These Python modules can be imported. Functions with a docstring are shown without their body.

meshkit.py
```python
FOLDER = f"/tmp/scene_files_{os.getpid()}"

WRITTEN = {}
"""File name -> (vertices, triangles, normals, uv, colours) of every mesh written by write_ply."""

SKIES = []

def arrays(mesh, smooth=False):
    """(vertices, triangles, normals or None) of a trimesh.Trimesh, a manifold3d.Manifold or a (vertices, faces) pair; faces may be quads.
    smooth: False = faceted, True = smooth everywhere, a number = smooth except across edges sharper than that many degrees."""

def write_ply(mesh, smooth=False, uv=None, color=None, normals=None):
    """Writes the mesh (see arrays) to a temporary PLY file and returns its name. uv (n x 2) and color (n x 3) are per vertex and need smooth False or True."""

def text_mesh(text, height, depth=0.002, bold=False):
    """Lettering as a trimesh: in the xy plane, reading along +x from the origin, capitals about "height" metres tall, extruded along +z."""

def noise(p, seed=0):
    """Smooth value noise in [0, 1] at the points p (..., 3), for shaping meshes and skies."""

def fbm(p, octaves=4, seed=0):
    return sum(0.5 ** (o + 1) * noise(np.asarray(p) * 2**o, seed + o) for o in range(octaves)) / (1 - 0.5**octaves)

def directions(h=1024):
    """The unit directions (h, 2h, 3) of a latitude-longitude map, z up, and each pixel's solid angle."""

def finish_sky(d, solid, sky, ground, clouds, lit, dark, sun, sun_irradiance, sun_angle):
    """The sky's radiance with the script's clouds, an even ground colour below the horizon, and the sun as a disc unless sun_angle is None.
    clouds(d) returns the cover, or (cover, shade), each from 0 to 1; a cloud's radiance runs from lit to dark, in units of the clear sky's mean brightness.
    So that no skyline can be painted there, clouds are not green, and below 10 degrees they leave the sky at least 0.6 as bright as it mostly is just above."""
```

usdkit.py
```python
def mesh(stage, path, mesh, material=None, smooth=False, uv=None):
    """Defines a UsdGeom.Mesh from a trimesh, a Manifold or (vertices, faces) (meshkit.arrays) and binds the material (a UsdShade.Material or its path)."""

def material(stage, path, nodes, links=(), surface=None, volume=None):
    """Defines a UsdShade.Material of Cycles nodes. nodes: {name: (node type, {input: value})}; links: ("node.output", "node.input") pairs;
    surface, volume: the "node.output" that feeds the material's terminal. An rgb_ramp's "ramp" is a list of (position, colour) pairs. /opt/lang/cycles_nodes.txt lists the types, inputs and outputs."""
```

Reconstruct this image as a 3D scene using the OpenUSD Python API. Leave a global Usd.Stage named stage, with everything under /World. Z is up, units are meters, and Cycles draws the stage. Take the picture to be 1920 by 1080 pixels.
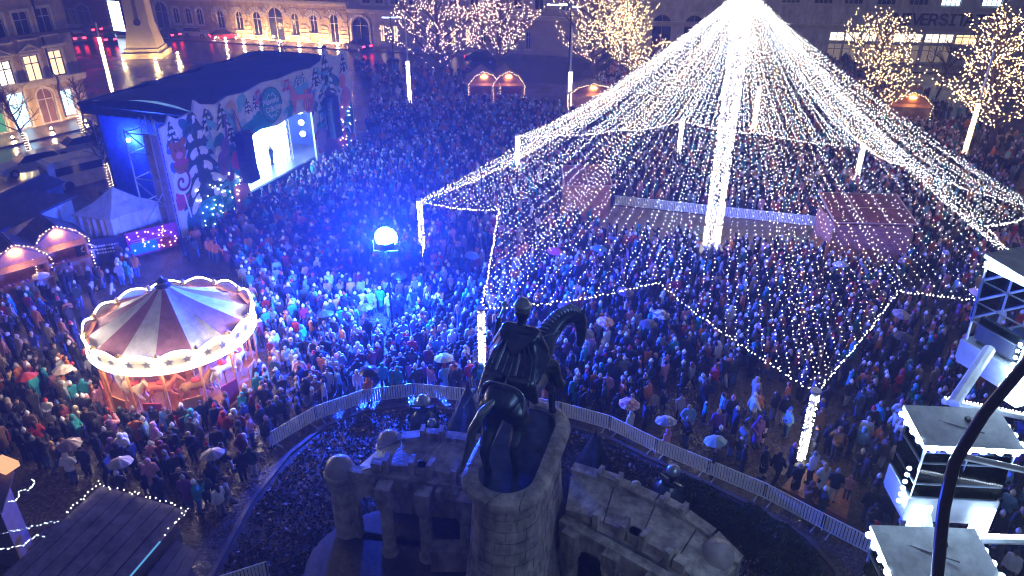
import math, random, numpy as np, trimesh, manifold3d, shapely, shapely.geometry as sg, usdkit, meshkit
from shapely import affinity
from pxr import Usd, UsdGeom, UsdLux, UsdShade, Sdf, Gf, Vt
stage = Usd.Stage.CreateInMemory()
UsdGeom.SetStageUpAxis(stage, 'Z'); UsdGeom.SetStageMetersPerUnit(stage, 1.0)
UsdGeom.Xform.Define(stage, '/World'); UsdGeom.Scope.Define(stage, '/World/Looks')
PI = math.pi
# ---------------------------------------------------------------- camera, sky, exposure
FPX, CAMH = 1400.0, 19.4
PITCH = math.atan(FPX / 2660.0)
cam = UsdGeom.Camera.Define(stage, '/World/camera')
cam.CreateHorizontalApertureAttr(36.0); cam.CreateVerticalApertureAttr(20.25)
cam.CreateFocalLengthAttr(36.0 * FPX / 1920); cam.CreateClippingRangeAttr((0.1, 2000.0))
cam.AddTranslateOp().Set((0, 0, CAMH)); cam.AddRotateXOp().Set(90 - math.degrees(PITCH))
cam.CreateExposureAttr(0.5)
dome = UsdLux.DomeLight.Define(stage, '/World/sky')
skym = usdkit.material(stage, '/World/Looks/night_sky', {
    'sky': ('sky_texture', {'sky_type': 'single_scattering', 'sun_disc': False, 'sun_elevation': -0.03, 'sun_rotation': 2.6}),
    'tc': ('texture_coordinate', {}), 'n': ('noise_texture', {'scale': 2.5, 'detail': 4.0}),
    'cl': ('rgb_ramp', {'ramp': [(0.3, (0.24, 0.31, 0.50)), (0.75, (0.42, 0.46, 0.66))]}),
    'mx': ('mix', {'fac': 0.85}), 'bg': ('background_shader', {'strength': 0.15})},
    [('tc.generated', 'n.vector'), ('n.fac', 'cl.fac'), ('sky.color', 'mx.color1'), ('cl.color', 'mx.color2'), ('mx.color', 'bg.color')], surface='bg.background')
UsdShade.MaterialBindingAPI.Apply(dome.GetPrim()).Bind(skym)

# ---------------------------------------------------------------- where a sight line of the photograph meets a level or a wall
_s, _c = math.sin(PITCH), math.cos(PITCH)
def ray(x, y):
    u, v = (x - 960) / FPX, (y - 540) / FPX
    return np.array([u, _c - v * _s, -(_s + v * _c)])
def at(x, y, z=0.0):
    d = ray(x, y); t = (z - CAMH) / d[2]
    return np.array([d[0] * t, d[1] * t, z])
def dist_at(x, y, depth): return ray(x, y) * depth + [0, 0, CAMH]
def px(p):
    p = np.atleast_2d(np.asarray(p, float)) - [0, 0, CAMH]
    dep = p[:, 1] * _c - p[:, 2] * _s
    return np.stack([960 + FPX * p[:, 0] / dep, 540 + FPX * (-p[:, 1] * _s - p[:, 2] * _c) / dep], 1)
def on_wall(o, d, x, y):
    o, d = np.asarray(o[:2], float), np.asarray(d[:2], float); n = np.array([d[1], -d[0]])
    r = ray(x, y); t = (o @ n) / (r[:2] @ n); p = r * t
    return float((p[:2] - o) @ d), float(p[2] + CAMH)

# ---------------------------------------------------------------- mesh helpers
class MB:
    def __init__(s): s.V, s.F, s.n = [], [], 0
    def add(s, v, f):
        v, f = np.asarray(v, float), np.asarray(f, int)
        if f.shape[1] == 4: f = np.vstack([f[:, [0, 1, 2]], f[:, [0, 2, 3]]])
        s.V.append(v); s.F.append(f + s.n); s.n += len(v); return s
    def mesh(s): return np.vstack(s.V), np.vstack(s.F)
    def box(s, c, size, rz=0.0, R=None):
        q = np.array([[x, y, z] for x in (-.5, .5) for y in (-.5, .5) for z in (-.5, .5)]) * size
        if R is None: R = rotz(rz)
        f = [[0, 1, 3, 2], [4, 6, 7, 5], [0, 4, 5, 1], [2, 3, 7, 6], [0, 2, 6, 4], [1, 5, 7, 3]]
        return s.add(q @ R.T + c, f)
    def cyl(s, p0, p1, r0, r1=None, n=8, cap=True):
        r1 = r0 if r1 is None else r1
        p0, p1 = np.asarray(p0, float), np.asarray(p1, float); t = p1 - p0; t = t / (np.linalg.norm(t) + 1e-12)
        a = np.cross(t, [0, 0, 1.] if abs(t[2]) < .9 else [1., 0, 0]); a /= np.linalg.norm(a); b = np.cross(t, a)
        an = np.arange(n) * 2 * PI / n
        ring = np.cos(an)[:, None] * a + np.sin(an)[:, None] * b
        v = np.vstack([p0 + ring * r0, p1 + ring * r1, [p0], [p1]])
        i = np.arange(n); j = (i + 1) % n
        s.add(v[:-2], np.stack([i, j, n + j, n + i], 1))
        if cap:
            s.add(np.vstack([v[:n], [p0]]), np.stack([j, i, np.full(n, n)], 1)); s.add(np.vstack([v[n:2 * n], [p1]]), np.stack([i, j, np.full(n, n)], 1))
        return s
    def tube(s, pts, r, n=6):
        p = np.asarray(pts, float); r = np.broadcast_to(r, len(p))
        t = np.gradient(p, axis=0); t /= np.linalg.norm(t, axis=1, keepdims=True) + 1e-12
        a = np.cross(t, np.where(np.abs(t[:, 2:]) < .9, [0, 0, 1.], [1., 0, 0])); a /= np.linalg.norm(a, axis=1, keepdims=True) + 1e-12
        b = np.cross(t, a); an = np.arange(n) * 2 * PI / n
        v = p[:, None] + r[:, None, None] * (np.cos(an)[None, :, None] * a[:, None] + np.sin(an)[None, :, None] * b[:, None])
        i, j = np.meshgrid(np.arange(len(p) - 1), np.arange(n), indexing='ij'); k = (j + 1) % n
        return s.add(v.reshape(-1, 3), np.stack([i * n + j, i * n + k, (i + 1) * n + k, (i + 1) * n + j], -1).reshape(-1, 4))
    def lathe(s, prof, n=24, c=(0, 0, 0), a0=0.0, a1=2 * PI):
        prof = np.asarray(prof, float); m = len(prof); full = abs(a1 - a0 - 2 * PI) < 1e-6
        an = np.linspace(a0, a1, n + 1)
        v = np.stack([prof[None, :, 0] * np.cos(an)[:, None], prof[None, :, 0] * np.sin(an)[:, None], np.broadcast_to(prof[None, :, 1], (n + 1, m))], -1) + c
        i, j = np.meshgrid(np.arange(n), np.arange(m - 1), indexing='ij')
        return s.add(v.reshape(-1, 3), np.stack([i * m + j, (i + 1) * m + j, (i + 1) * m + j + 1, i * m + j + 1], -1).reshape(-1, 4))
    def prism(s, poly, h, M=None):
        for g in getattr(poly, 'geoms', [poly]):
            if g.is_empty or g.area < 1e-6: continue
            m = trimesh.creation.extrude_polygon(g, h, engine='earcut')
            v = np.array(m.vertices)
            if M is not None: v = v @ M[:3, :3].T + M[:3, 3]
            s.add(v, m.faces)
        return s
    def ball(s, c, r, sub=1, sc=(1, 1, 1)):
        m = ICO[sub]; return s.add(m[0] * r * np.asarray(sc) + c, m[1])
    def octas(s, pts, r):
        pts = np.asarray(pts, float).reshape(-1, 3); n = len(pts)
        if not n: return s
        o = np.array([[1, 0, 0], [-1, 0, 0], [0, 1, 0], [0, -1, 0], [0, 0, 1], [0, 0, -1.]])
        f = np.array([[0, 2, 4], [2, 1, 4], [1, 3, 4], [3, 0, 4], [2, 0, 5], [1, 2, 5], [3, 1, 5], [0, 3, 5]])
        r = np.broadcast_to(r, n)
        return s.add((pts[:, None] + o[None] * r[:, None, None]).reshape(-1, 3), (f[None] + 6 * np.arange(n)[:, None, None]).reshape(-1, 3))
    def xf(s, M):
        s.V = [v @ M[:3, :3].T + M[:3, 3] for v in s.V]; return s
    def merge(s, o):
        v, f = o.mesh() if isinstance(o, MB) else o
        return s.add(v, f)
_i1, _i2 = trimesh.creation.icosphere(1), trimesh.creation.icosphere(2)
ICO = {0: (trimesh.creation.icosahedron().vertices, trimesh.creation.icosahedron().faces), 1: (_i1.vertices, _i1.faces), 2: (_i2.vertices, _i2.faces)}
def rotz(a): c, s = math.cos(a), math.sin(a); return np.array([[c, -s, 0], [s, c, 0], [0, 0, 1.]])
def frame(o, ax, ay, az):
    M = np.eye(4); M[:3, 0], M[:3, 1], M[:3, 2], M[:3, 3] = ax, ay, az, o; return M
XZ = lambda y0: frame((0, y0, 0), (1, 0, 0), (0, 0, 1), (0, -1, 0))          # polygon (x, z) pushed towards -y from y0
def lin(a, b, n): return np.asarray(a, float) + (np.asarray(b, float) - a) * np.linspace(0, 1, n)[:, None]
def sag(a, b, n, d):
    p = lin(a, b, n); t = np.linspace(0, 1, n); p[:, 2] -= 4 * d * t * (1 - t); return p
def resample(p, step):
    p = np.asarray(p, float); L = np.r_[0, np.cumsum(np.linalg.norm(np.diff(p, axis=0), axis=1))]
    s = np.arange(step / 2, L[-1], step); return np.stack([np.interp(s, L, p[:, k]) for k in range(3)], 1)
COUNT = {}
def uniq(parent, name):
    k = (parent, name); n = COUNT.get(k, 0); COUNT[k] = n + 1
    return f'{parent}/{name}' + (f'_{n:03d}' if n else '')
def tag(path, label=None, cat=None, group=None, kind=None):
    p = stage.GetPrimAtPath(path)
    for k, v in (('label', label), ('category', cat), ('group', group), ('kind', kind)):
        if v: p.SetCustomDataByKey(k, v)
    return path
def thing(name, label, cat, loc=(0, 0, 0), rz=0.0, group=None, kind=None):
    path = uniq('/World', name); x = UsdGeom.Xform.Define(stage, path)
    x.AddTranslateOp().Set(tuple(float(v) for v in loc)); x.AddRotateZOp().Set(math.degrees(rz))
    return tag(path, label, cat, group, kind)
def part(parent, name, mb, mat, smooth=False, label=None):
    path = uniq(parent, name)
    usdkit.mesh(stage, path, mb.mesh() if isinstance(mb, MB) else mb, mat, smooth)
    if label: tag(path, label)
    return path
def solo(name, mb, mat, label, cat, group=None, kind=None, smooth=False): return tag(part('/World', name, mb, mat, smooth), label, cat, group, kind)
def structure(name, mb, mat, smooth=False, parent='/World'):
    p = part(parent, name, mb, mat, smooth)
    return tag(p, kind='structure') if parent == '/World' else p

# ---------------------------------------------------------------- materials
MATS = {}
def M(name, col, rough=.6, metal=0.0, var=.18, scale=3.0, bump=0.0, bscale=None, spec=.5, coat=0.0, stain=0.0, streak=.3):
    if name in MATS: return MATS[name]
    col = np.asarray(col, float)
    nodes = {'tc': ('texture_coordinate', {}), 'n': ('noise_texture', {'scale': scale, 'detail': 4.0, 'roughness': .6}),
             'r': ('rgb_ramp', {'ramp': [(.25, tuple(col * (1 - var))), (.5, tuple(col)), (.75, tuple(np.minimum(col * (1 + var), .95)))]}),
             'p': ('principled_bsdf', {'roughness': rough, 'metallic': metal, 'specular_ior_level': spec, 'coat_weight': coat})}
    links = [('tc.object', 'n.vector'), ('n.fac', 'r.fac'), ('r.color', 'p.base_color')]
    if stain:
        nodes['mp'] = ('mapping', {'scale': (1.3, 1.3, streak)}); nodes['n3'] = ('noise_texture', {'scale': 1.4, 'detail': 6.0, 'roughness': .7})
        nodes['r3'] = ('rgb_ramp', {'ramp': [(.36, (1 - stain,) * 3), (.58, (1, 1, 1))]}); nodes['mx'] = ('mix', {'mix_type': 'multiply', 'fac': 1.0})
        links = [l for l in links if l[1] != 'p.base_color'] + [('tc.object', 'mp.vector'), ('mp.vector', 'n3.vector'), ('n3.fac', 'r3.fac'), ('r.color', 'mx.color1'), ('r3.color', 'mx.color2'), ('mx.color', 'p.base_color')]
    if bump:
        nodes['n2'] = ('noise_texture', {'scale': bscale or scale * 6, 'detail': 3.0}); nodes['b'] = ('bump', {'strength': bump, 'distance': .02})
        links += [('tc.object', 'n2.vector'), ('n2.fac', 'b.height'), ('b.normal', 'p.normal')]
    MATS[name] = usdkit.material(stage, '/World/Looks/' + name, nodes, links, surface='p.BSDF'); return MATS[name]
def E(name, col, strength):
    if name not in MATS:
        MATS[name] = usdkit.material(stage, '/World/Looks/' + name, {'e': ('emission', {'color': col, 'strength': strength})}, [], surface='e.emission')
    return MATS[name]
def glassy(name, tint=(.9, .95, 1.0), mixf=.12):
    if name not in MATS:
        MATS[name] = usdkit.material(stage, '/World/Looks/' + name, {'t': ('transparent_bsdf', {'color': tint}), 'g': ('glossy_bsdf', {'color': (.8, .8, .8), 'roughness': .05}), 'f': ('fresnel', {'IOR': 1.45}), 'm': ('mix_closure', {})},
            [('f.fac', 'm.fac'), ('t.BSDF', 'm.closure1'), ('g.BSDF', 'm.closure2')], surface='m.closure')
    return MATS[name]
GLASS = glassy('window_glass')
DARKPANE = M('dark_pane', (.02, .025, .035), rough=.12, var=.3)
WARMWIN = E('lit_window_warm', (1.0, .62, .28), 1.6)
COOLWIN = E('lit_window_cool', (.55, .85, 1.0), 2.6)
PALEWIN = E('lit_window_pale', (1.0, .86, .62), 1.8)
BLACK = M('black_metal', (.015, .015, .018), rough=.4)
STEEL = M('galvanised_steel', (.55, .57, .6), rough=.35, metal=.7)
BULB_W = E('bulb_white', (1.0, .93, .82), 9.5)
BULB_C = E('bulb_cool', (.72, .86, 1.0), 9.5)
BULB_Y = E('bulb_warm', (1.0, .66, .30), 10.0)
BULB_G = E('bulb_gold', (1.0, .64, .28), 8.5)
WIRE = M('dark_wire', (.02, .02, .02), rough=.6)
WOOD = M('hut_wood', (.36, .15, .06), rough=.6, var=.3, scale=5)
WOOD_R = M('red_brown_wood', (.62, .26, .15), rough=.6, var=.25, scale=5)
ROOFBROWN = M('roof_felt', (.10, .06, .055), rough=.55, var=.3, scale=4)
rng = np.random.default_rng(7); random.seed(7)

# ---------------------------------------------------------------- ground
def ground_mat():
    n = {'g': ('geometry', {}), 'v': ('voronoi_texture', {'scale': 7.0, 'feature': 'distance_to_edge', 'randomness': .7}),
         'n': ('noise_texture', {'scale': .22, 'detail': 5.0}), 'n2': ('noise_texture', {'scale': 9.0, 'detail': 3.0}),
         'c': ('rgb_ramp', {'ramp': [(.3, (.05, .037, .033)), (.5, (.10, .068, .054)), (.7, (.19, .13, .10))]}),
         'jr': ('rgb_ramp', {'ramp': [(0.0, (.35, .35, .35)), (.10, (1, 1, 1))]}), 'mul': ('mix', {'mix_type': 'multiply', 'fac': .9}),
         'rr': ('rgb_ramp', {'ramp': [(.38, (.16, .16, .16)), (.6, (.42, .42, .42))]}),
         'bp': ('bump', {'strength': .9, 'distance': .04}), 'p': ('principled_bsdf', {'specular_ior_level': .55})}
    return usdkit.material(stage, '/World/Looks/wet_cobbles', n, [('g.position', 'v.vector'), ('g.position', 'n.vector'), ('g.position', 'n2.vector'), ('n2.fac', 'c.fac'),
        ('v.distance', 'jr.fac'), ('c.color', 'mul.color1'), ('jr.color', 'mul.color2'), ('mul.color', 'p.base_color'), ('n.fac', 'rr.fac'), ('rr.color', 'p.roughness'),
        ('v.distance', 'bp.height'), ('bp.normal', 'p.normal')], surface='p.BSDF')
COBBLE = ground_mat()
structure('ground', MB().add([[-170, -60, 0], [170, -60, 0], [170, 230, 0], [-170, 230, 0]], [[0, 1, 2, 3]]), COBBLE)
ASPH = M('wet_asphalt', (.035, .033, .036), rough=.22, var=.35, scale=.8, bump=.25, bscale=30, spec=.6)
PAVE = M('pavement_slabs', (.13, .11, .10), rough=.35, var=.2, scale=1.2, bump=.2, bscale=12)
# the back road along the far facades and the street on the left, with kerbed pavements
BO, BD = np.array([-52.15, 120.75]), np.array([.9605, -.2784])
BN = np.array([-BD[1], BD[0]])                                   # away from the square
UO, UD = np.array([20.72, 102.82]), np.array([.9905, -.1375])
UN = np.array([-UD[1], UD[0]])
def strip(o, d, n, s0, s1, a, b, z):
    q = [o + d * s0 + n * a, o + d * s1 + n * a, o + d * s1 + n * b, o + d * s0 + n * b]
    return MB().add([[*p, z] for p in q], [[0, 1, 2, 3]])
structure('road', strip(BO, BD, BN, -70, 66, -16, -3.2, .004), ASPH)
def kerbed(o, d, n, s0, s1, a, b, h=.13):
    c = o + d * (s0 + s1) / 2 + n * (a + b) / 2
    return MB().box((c[0], c[1], h / 2), (s1 - s0, abs(b - a), h), math.atan2(d[1], d[0]))
structure('pavement', kerbed(BO, BD, BN, -70, 65.5, -3.2, -.02), PAVE)
structure('pavement', kerbed(UO, UD, UN, -9.0, 70, -5.0, -.02), PAVE)
LO = np.array([-41.74, 73.6]); LD = np.array([-4.84, -7.05]); LD /= np.linalg.norm(LD); LN = np.array([-LD[1], LD[0]]) * -1
if LN @ (-LO) > 0: LN = -LN                                      # pointing into the building
structure('road', strip(LO, LD, LN, -4, 60, -11.5, -4.2, .004), ASPH)
structure('pavement', kerbed(LO, LD, LN, -1.5, 60, -4.2, -.02), PAVE)
# ---------------------------------------------------------------- buildings
def facade(parent, W, H, ops, wall_mat, depth=10.0, frame_mat=None, u0=0.0, wall_name='wall', thick=.35, Z0=0.0):
    """ops: dicts u, z, w, h, arch, pane (material), frame, bars. Local x along the facade, -y towards the square."""
    frame_mat = frame_mat or M('window_frame_white', (.55, .52, .48), rough=.5)
    poly = sg.box(u0, Z0, u0 + W, H); shapes = []
    for o in ops:
        g = sg.box(o['u'] - o['w'] / 2, o['z'], o['u'] + o['w'] / 2, o['z'] + o['h'] - (o['w'] / 2 if o.get('arch') else 0))
        if o.get('arch'): g = g.union(sg.Point(o['u'], o['z'] + o['h'] - o['w'] / 2).buffer(o['w'] / 2, 8))
        shapes.append(g); poly = poly.difference(g)
    m = MB().prism(poly, thick, XZ(thick))
    m.box((u0 + W / 2, depth / 2 + thick / 2 + .3, (Z0 + H) / 2), (W, depth - thick - .6, H - Z0))
    w = part(parent, wall_name, m, wall_mat)
    for o, g in zip(ops, shapes):
        fr = o.get('frame', .09)
        ring = g.difference(g.buffer(-fr))
        for k in range(o.get('bars', 1)):
            b = g.bounds; xx = b[0] + (b[2] - b[0]) * (k + 1) / (o.get('bars', 1) + 1)
            ring = ring.union(sg.box(xx - .035, b[1], xx + .035, b[3]).intersection(g))
        if o.get('cross', True): b = g.bounds; zz = b[1] + (b[3] - b[1]) * .68; ring = ring.union(sg.box(b[0], zz - .04, b[2], zz + .04).intersection(g))
        f = part(parent, o.get('name', 'window'), MB().prism(ring, .08, XZ(.2)), o.get('fmat', frame_mat))
        part(f, 'pane', MB().prism(g.buffer(-.02), .03, XZ(.26)), o.get('pane', DARKPANE))
        if o.get('surround'):
            part(f, 'surround', MB().prism(g.buffer(o['surround'], join_style=2).difference(g), .07, XZ(-.002)), o.get('smat', frame_mat))
        if o.get('sill', True) and not o.get('door'):
            part(f, 'sill', MB().box((o['u'], -.09, o['z'] - .08), (o['w'] + .4, .22, .12)), o.get('smat', frame_mat))
        if o.get('ped') == 'tri':
            t = sg.Polygon([(o['u'] - o['w'] / 2 - .45, o['z'] + o['h'] + .35), (o['u'] + o['w'] / 2 + .45, o['z'] + o['h'] + .35), (o['u'], o['z'] + o['h'] + 1.05)])
            part(f, 'pediment', MB().prism(t.difference(t.buffer(-.14)), .3, XZ(-.002)).prism(t.buffer(-.1), .12, XZ(-.002)), o.get('smat', frame_mat))
        elif o.get('ped') == 'flat':
            part(f, 'pediment', MB().box((o['u'], -.16, o['z'] + o['h'] + .5), (o['w'] + .9, .3, .16)).box((o['u'], -.08, o['z'] + o['h'] + .36), (o['w'] + .6, .14, .12)), o.get('smat', frame_mat))
    return w
def cornice(parent, W, z, mat, h=.3, d=.3, u0=0.0, name='cornice'):
    return part(parent, name, MB().box((u0 + W / 2, -d / 2 - .003, z), (W, d, h)).box((u0 + W / 2, -d * .3 - .003, z - h * .75), (W, d * .6, h * .5)), mat)

# left cream house: local x runs from its street corner towards the viewer, so it is mirrored: u = distance from the far end
CREAM = M('cream_render', (.46, .36, .26), rough=.75, var=.12, scale=.7, bump=.1, stain=.35)
CREAM2 = M('cream_render_base', (.50, .38, .22), rough=.75, var=.14, scale=.7, bump=.1, stain=.45)
STONEW = M('pale_stone_trim', (.50, .46, .42), rough=.6, var=.12)
WL = 34.0
lo = LO + LD * WL                                                # near end; local +x points from near end to the far corner
lrz = math.atan2(-LD[1], -LD[0])
b = thing('corner_house', 'cream three storey house with lit windows and yellow washed ground floor', 'building', (lo[0], lo[1], 0), lrz)
def lw(x, y): u, z = on_wall(LO, LD, x, y); return WL - u, z
zc = lw(150, 138)[1]
ops = []
for (x, y, pane) in ((63, 128, WARMWIN), (107, 118, WARMWIN), (11, 140, PALEWIN)):
    u, z = lw(x, y); ops.append(dict(u=u, z=z - 1.15, w=1.35, h=2.3, pane=pane, surround=.2, ped='flat' if x == 107 else 'tri', fmat=M('window_frame_dark', (.08, .06, .05))))
for (x, y) in ((42, 47), (83, 39), (-5, 55)):
    u, z = lw(x, y); ops.append(dict(u=u, z=z - 1.15, w=1.3, h=2.3, surround=.2))
for k in range(4):
    ops.append(dict(u=ops[2]['u'] - 3.0 * (k + 1), z=ops[2]['z'], w=1.35, h=2.3, surround=.2, ped='flat', pane=WARMWIN if k % 2 else DARKPANE))
    ops.append(dict(u=ops[5]['u'] - 3.0 * (k + 1), z=ops[5]['z'], w=1.3, h=2.3, surround=.2))
low = []
for (x, y, h, w, pane, dr) in ((129, 192, 2.5, 1.15, COOLWIN, 0), (91, 203, 2.9, 1.5, M('door_brown', (.16, .07, .05)), 1), (39, 214, 2.9, 1.5, COOLWIN, 1), (-12, 226, 2.8, 2.0, E('lit_door_green', (.25, 1.0, .35), .3), 1)):
    u, z = lw(x, y); z0 = .15 if dr else z - h / 2
    low.append(dict(u=u, z=z0, w=w, h=h + (.4 if dr else 0), pane=pane, surround=.16, door=dr, name='door' if dr else 'window', arch=(x == 91)))
for k in range(4): low.append(dict(u=low[3]['u'] - 3.4 * (k + 1), z=.15, w=1.6, h=3.0, pane=WARMWIN if k % 2 else DARKPANE, door=1, name='door'))
facade(b, WL, zc, low, CREAM2, depth=11.9, wall_name='ground_floor_wall')
facade(b, WL, zc + 13.5, ops, CREAM, depth=11.7, wall_name='upper_wall', Z0=zc + .01)
cornice(b, WL + .25, zc - .05, STONEW, .4, .55)
cornice(b, WL + .1, ops[0]['z'] + 4.05, M('dark_band', (.10, .08, .075)), .22, .25, name='string_course')
pu = lw(76, 60)[0]; pu2 = lw(107, 150)[0]
part(b, 'drainpipe', MB().tube([(pu, -.05, 17), (pu, -.05, zc + .5), (pu + .05, -.6, zc + .2), (pu + .05, -.6, zc - .3), (pu + .1, -.1, zc - .9), (pu + .1, -.1, .2)], .1, 6), BLACK)
part(b, 'roof', MB().add([[-.3, -.7, 17], [WL + .6, -.7, 17], [WL + .6, 6, 20], [-.3, 6, 20], [WL + .6, 12.5, 17], [-.3, 12.5, 17]], [[0, 1, 2, 3], [3, 2, 4, 5]]), ROOFBROWN)
# street uplights washing the ground floor of the house
UPLAMP = E('uplight_lamp', (1.0, .60, .22), 1900.0)
NTH = ('first', 'second', 'third', 'fourth', 'fifth', 'sixth', 'seventh', 'eighth')
def uplight(pos, label, mat=UPLAMP, r=.07, group='wall washer lamps on the ground'):
    t = thing('ground_uplight', label, 'ground lamp', pos, 0, group)
    part(t, 'housing', MB().cyl((0, 0, 0), (0, 0, .16), .16, .2, 10), BLACK); part(t, 'lamp', MB().ball((0, 0, .24), r, 1), mat)
for k, u in enumerate((2.0, 5.2, 8.6, 12.2)):
    p = LO + LD * u - LN * 2.6; uplight((p[0], p[1], .13), f'small ground lamp washing the cream corner house, {NTH[k]} from its street corner')

# far row along the back of the square
def far_building(name, label, o, d, s0, s1, H, ops, wall, depth=14, cornices=(), extra=None, frame_mat=None):
    p = o + d * s0; rz = math.atan2(d[1], d[0])
    t = thing(name, label, 'building', (p[0], p[1], 0), rz)
    facade(t, s1 - s0, H, ops, wall, depth=depth, frame_mat=frame_mat)
    for z in cornices: cornice(t, s1 - s0, z, STONEW, .35, .35)
    part(t, 'roof', MB().add([[0, -.5, H], [s1 - s0, -.5, H], [s1 - s0, depth / 2, H + 3], [0, depth / 2, H + 3], [s1 - s0, depth, H], [0, depth, H]], [[0, 1, 2, 3], [3, 2, 4, 5]]), ROOFBROWN)
    return t
def bw(x, y): return on_wall(BO, BD, x, y)
RED = M('red_brick', (.26, .075, .06), rough=.7, var=.3, scale=1.5, bump=.2); YEL = M('ochre_stone', (.50, .38, .22), rough=.7, var=.2, scale=.8, bump=.15, stain=.4)
GREYV = M('violet_grey_render', (.36, .32, .36), rough=.7, var=.15, scale=.7); TAN = M('tan_render', (.40, .31, .25), rough=.7, var=.15, scale=.7)
s_red0, s_red1, s_tan1, s_yel1, s_gr1 = bw(70, 40)[0] - 18, bw(172, 40)[0], bw(392, 60)[0], bw(655, 60)[0], 66.5
R_ = lambda x, s0, y=30: bw(x, y)[0] - s0
ops = [dict(u=R_(x, s_red0), z=.9, w=w, h=h, arch=a, surround=.3, smat=TAN) for (x, w, h, a) in ((122, 1.3, 2.6, 1), (157, 2.4, 3.2, 1), (139, 1.0, 2.3, 0))]
ops += [dict(u=R_(x, s_red0), z=6.2, w=1.3, h=2.2, surround=.25, smat=TAN) for x in (122, 157)]
ops += [dict(u=3.0 + 4 * k, z=1.2, w=1.6, h=2.8, arch=1, surround=.3, smat=TAN) for k in range(4)]
far_building('brick_building', 'dark red brick building with tall arched windows behind the traffic', BO, BD, s_red0, s_red1 + 3.2, 15, ops, RED, cornices=(.8, 5.2))
s0 = s_red1 + 3.2
ops = [dict(u=R_(303, s0), z=.3, w=2.3, h=4.7, arch=1, surround=.35, door=1, name='gateway')] + [dict(u=R_(x, s0), z=1.9, w=1.1, h=2.4, arch=1, surround=.2) for x in (330, 353, 374)] + [dict(u=R_(x, s0), z=1.2, w=1.3, h=3.2, arch=1, surround=.2) for x in (232,)]
ops += [dict(u=R_(x, s0), z=6.6, w=1.2, h=2.1) for x in (232, 303, 328, 352, 372)]
far_building('gateway_building', 'tan building with a tall arched dark gateway beside the lit column', BO, BD, s0, s_tan1 + .0, 15.5, ops, TAN, cornices=(1.0, 5.6))
s0 = s_tan1
ops, aps = [], []
for (x, w, h, z) in ((412, 1.2, 2.6, 1.5), (447, 1.2, 2.6, 1.5), (480, 1.4, 3.3, .9), (515, 2.5, 4.7, .2), (551, 1.3, 3.1, 1.1), (586, 1.2, 2.5, 1.6), (624, 1.4, 4.0, .25)):
    ops.append(dict(u=R_(x, s0), z=z, w=w, h=h, arch=1, surround=.0, bars=1)); aps.append((R_(x, s0), z + h - w / 2, w / 2))
ops += [dict(u=R_(x, s0), z=6.8, w=1.3, h=2.2, surround=.2) for x in (412, 447, 480, 515, 551, 586, 624)]
t = far_building('arcade_building', 'ochre stone building with radiating arch stones lit from below', BO, BD, s0, s_yel1, 15, ops, YEL, cornices=(5.8,))
for (u, z, r) in aps:                                            # voussoirs: each stone of the arches on its own
    for k in range(9):
        a0, a1 = PI * k / 9 + .05, PI * (k + 1) / 9 - .05
        q = sg.Polygon([(u + rr * math.cos(a), z + rr * math.sin(a)) for rr, a in ((r + .05, a0), (r + .72, a0), (r + .72, a1), (r + .05, a1))])
        part(t, 'arch_stone', MB().prism(q, .14, XZ(-.003)), STONEW)
W_ = s_yel1 - s0
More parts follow.
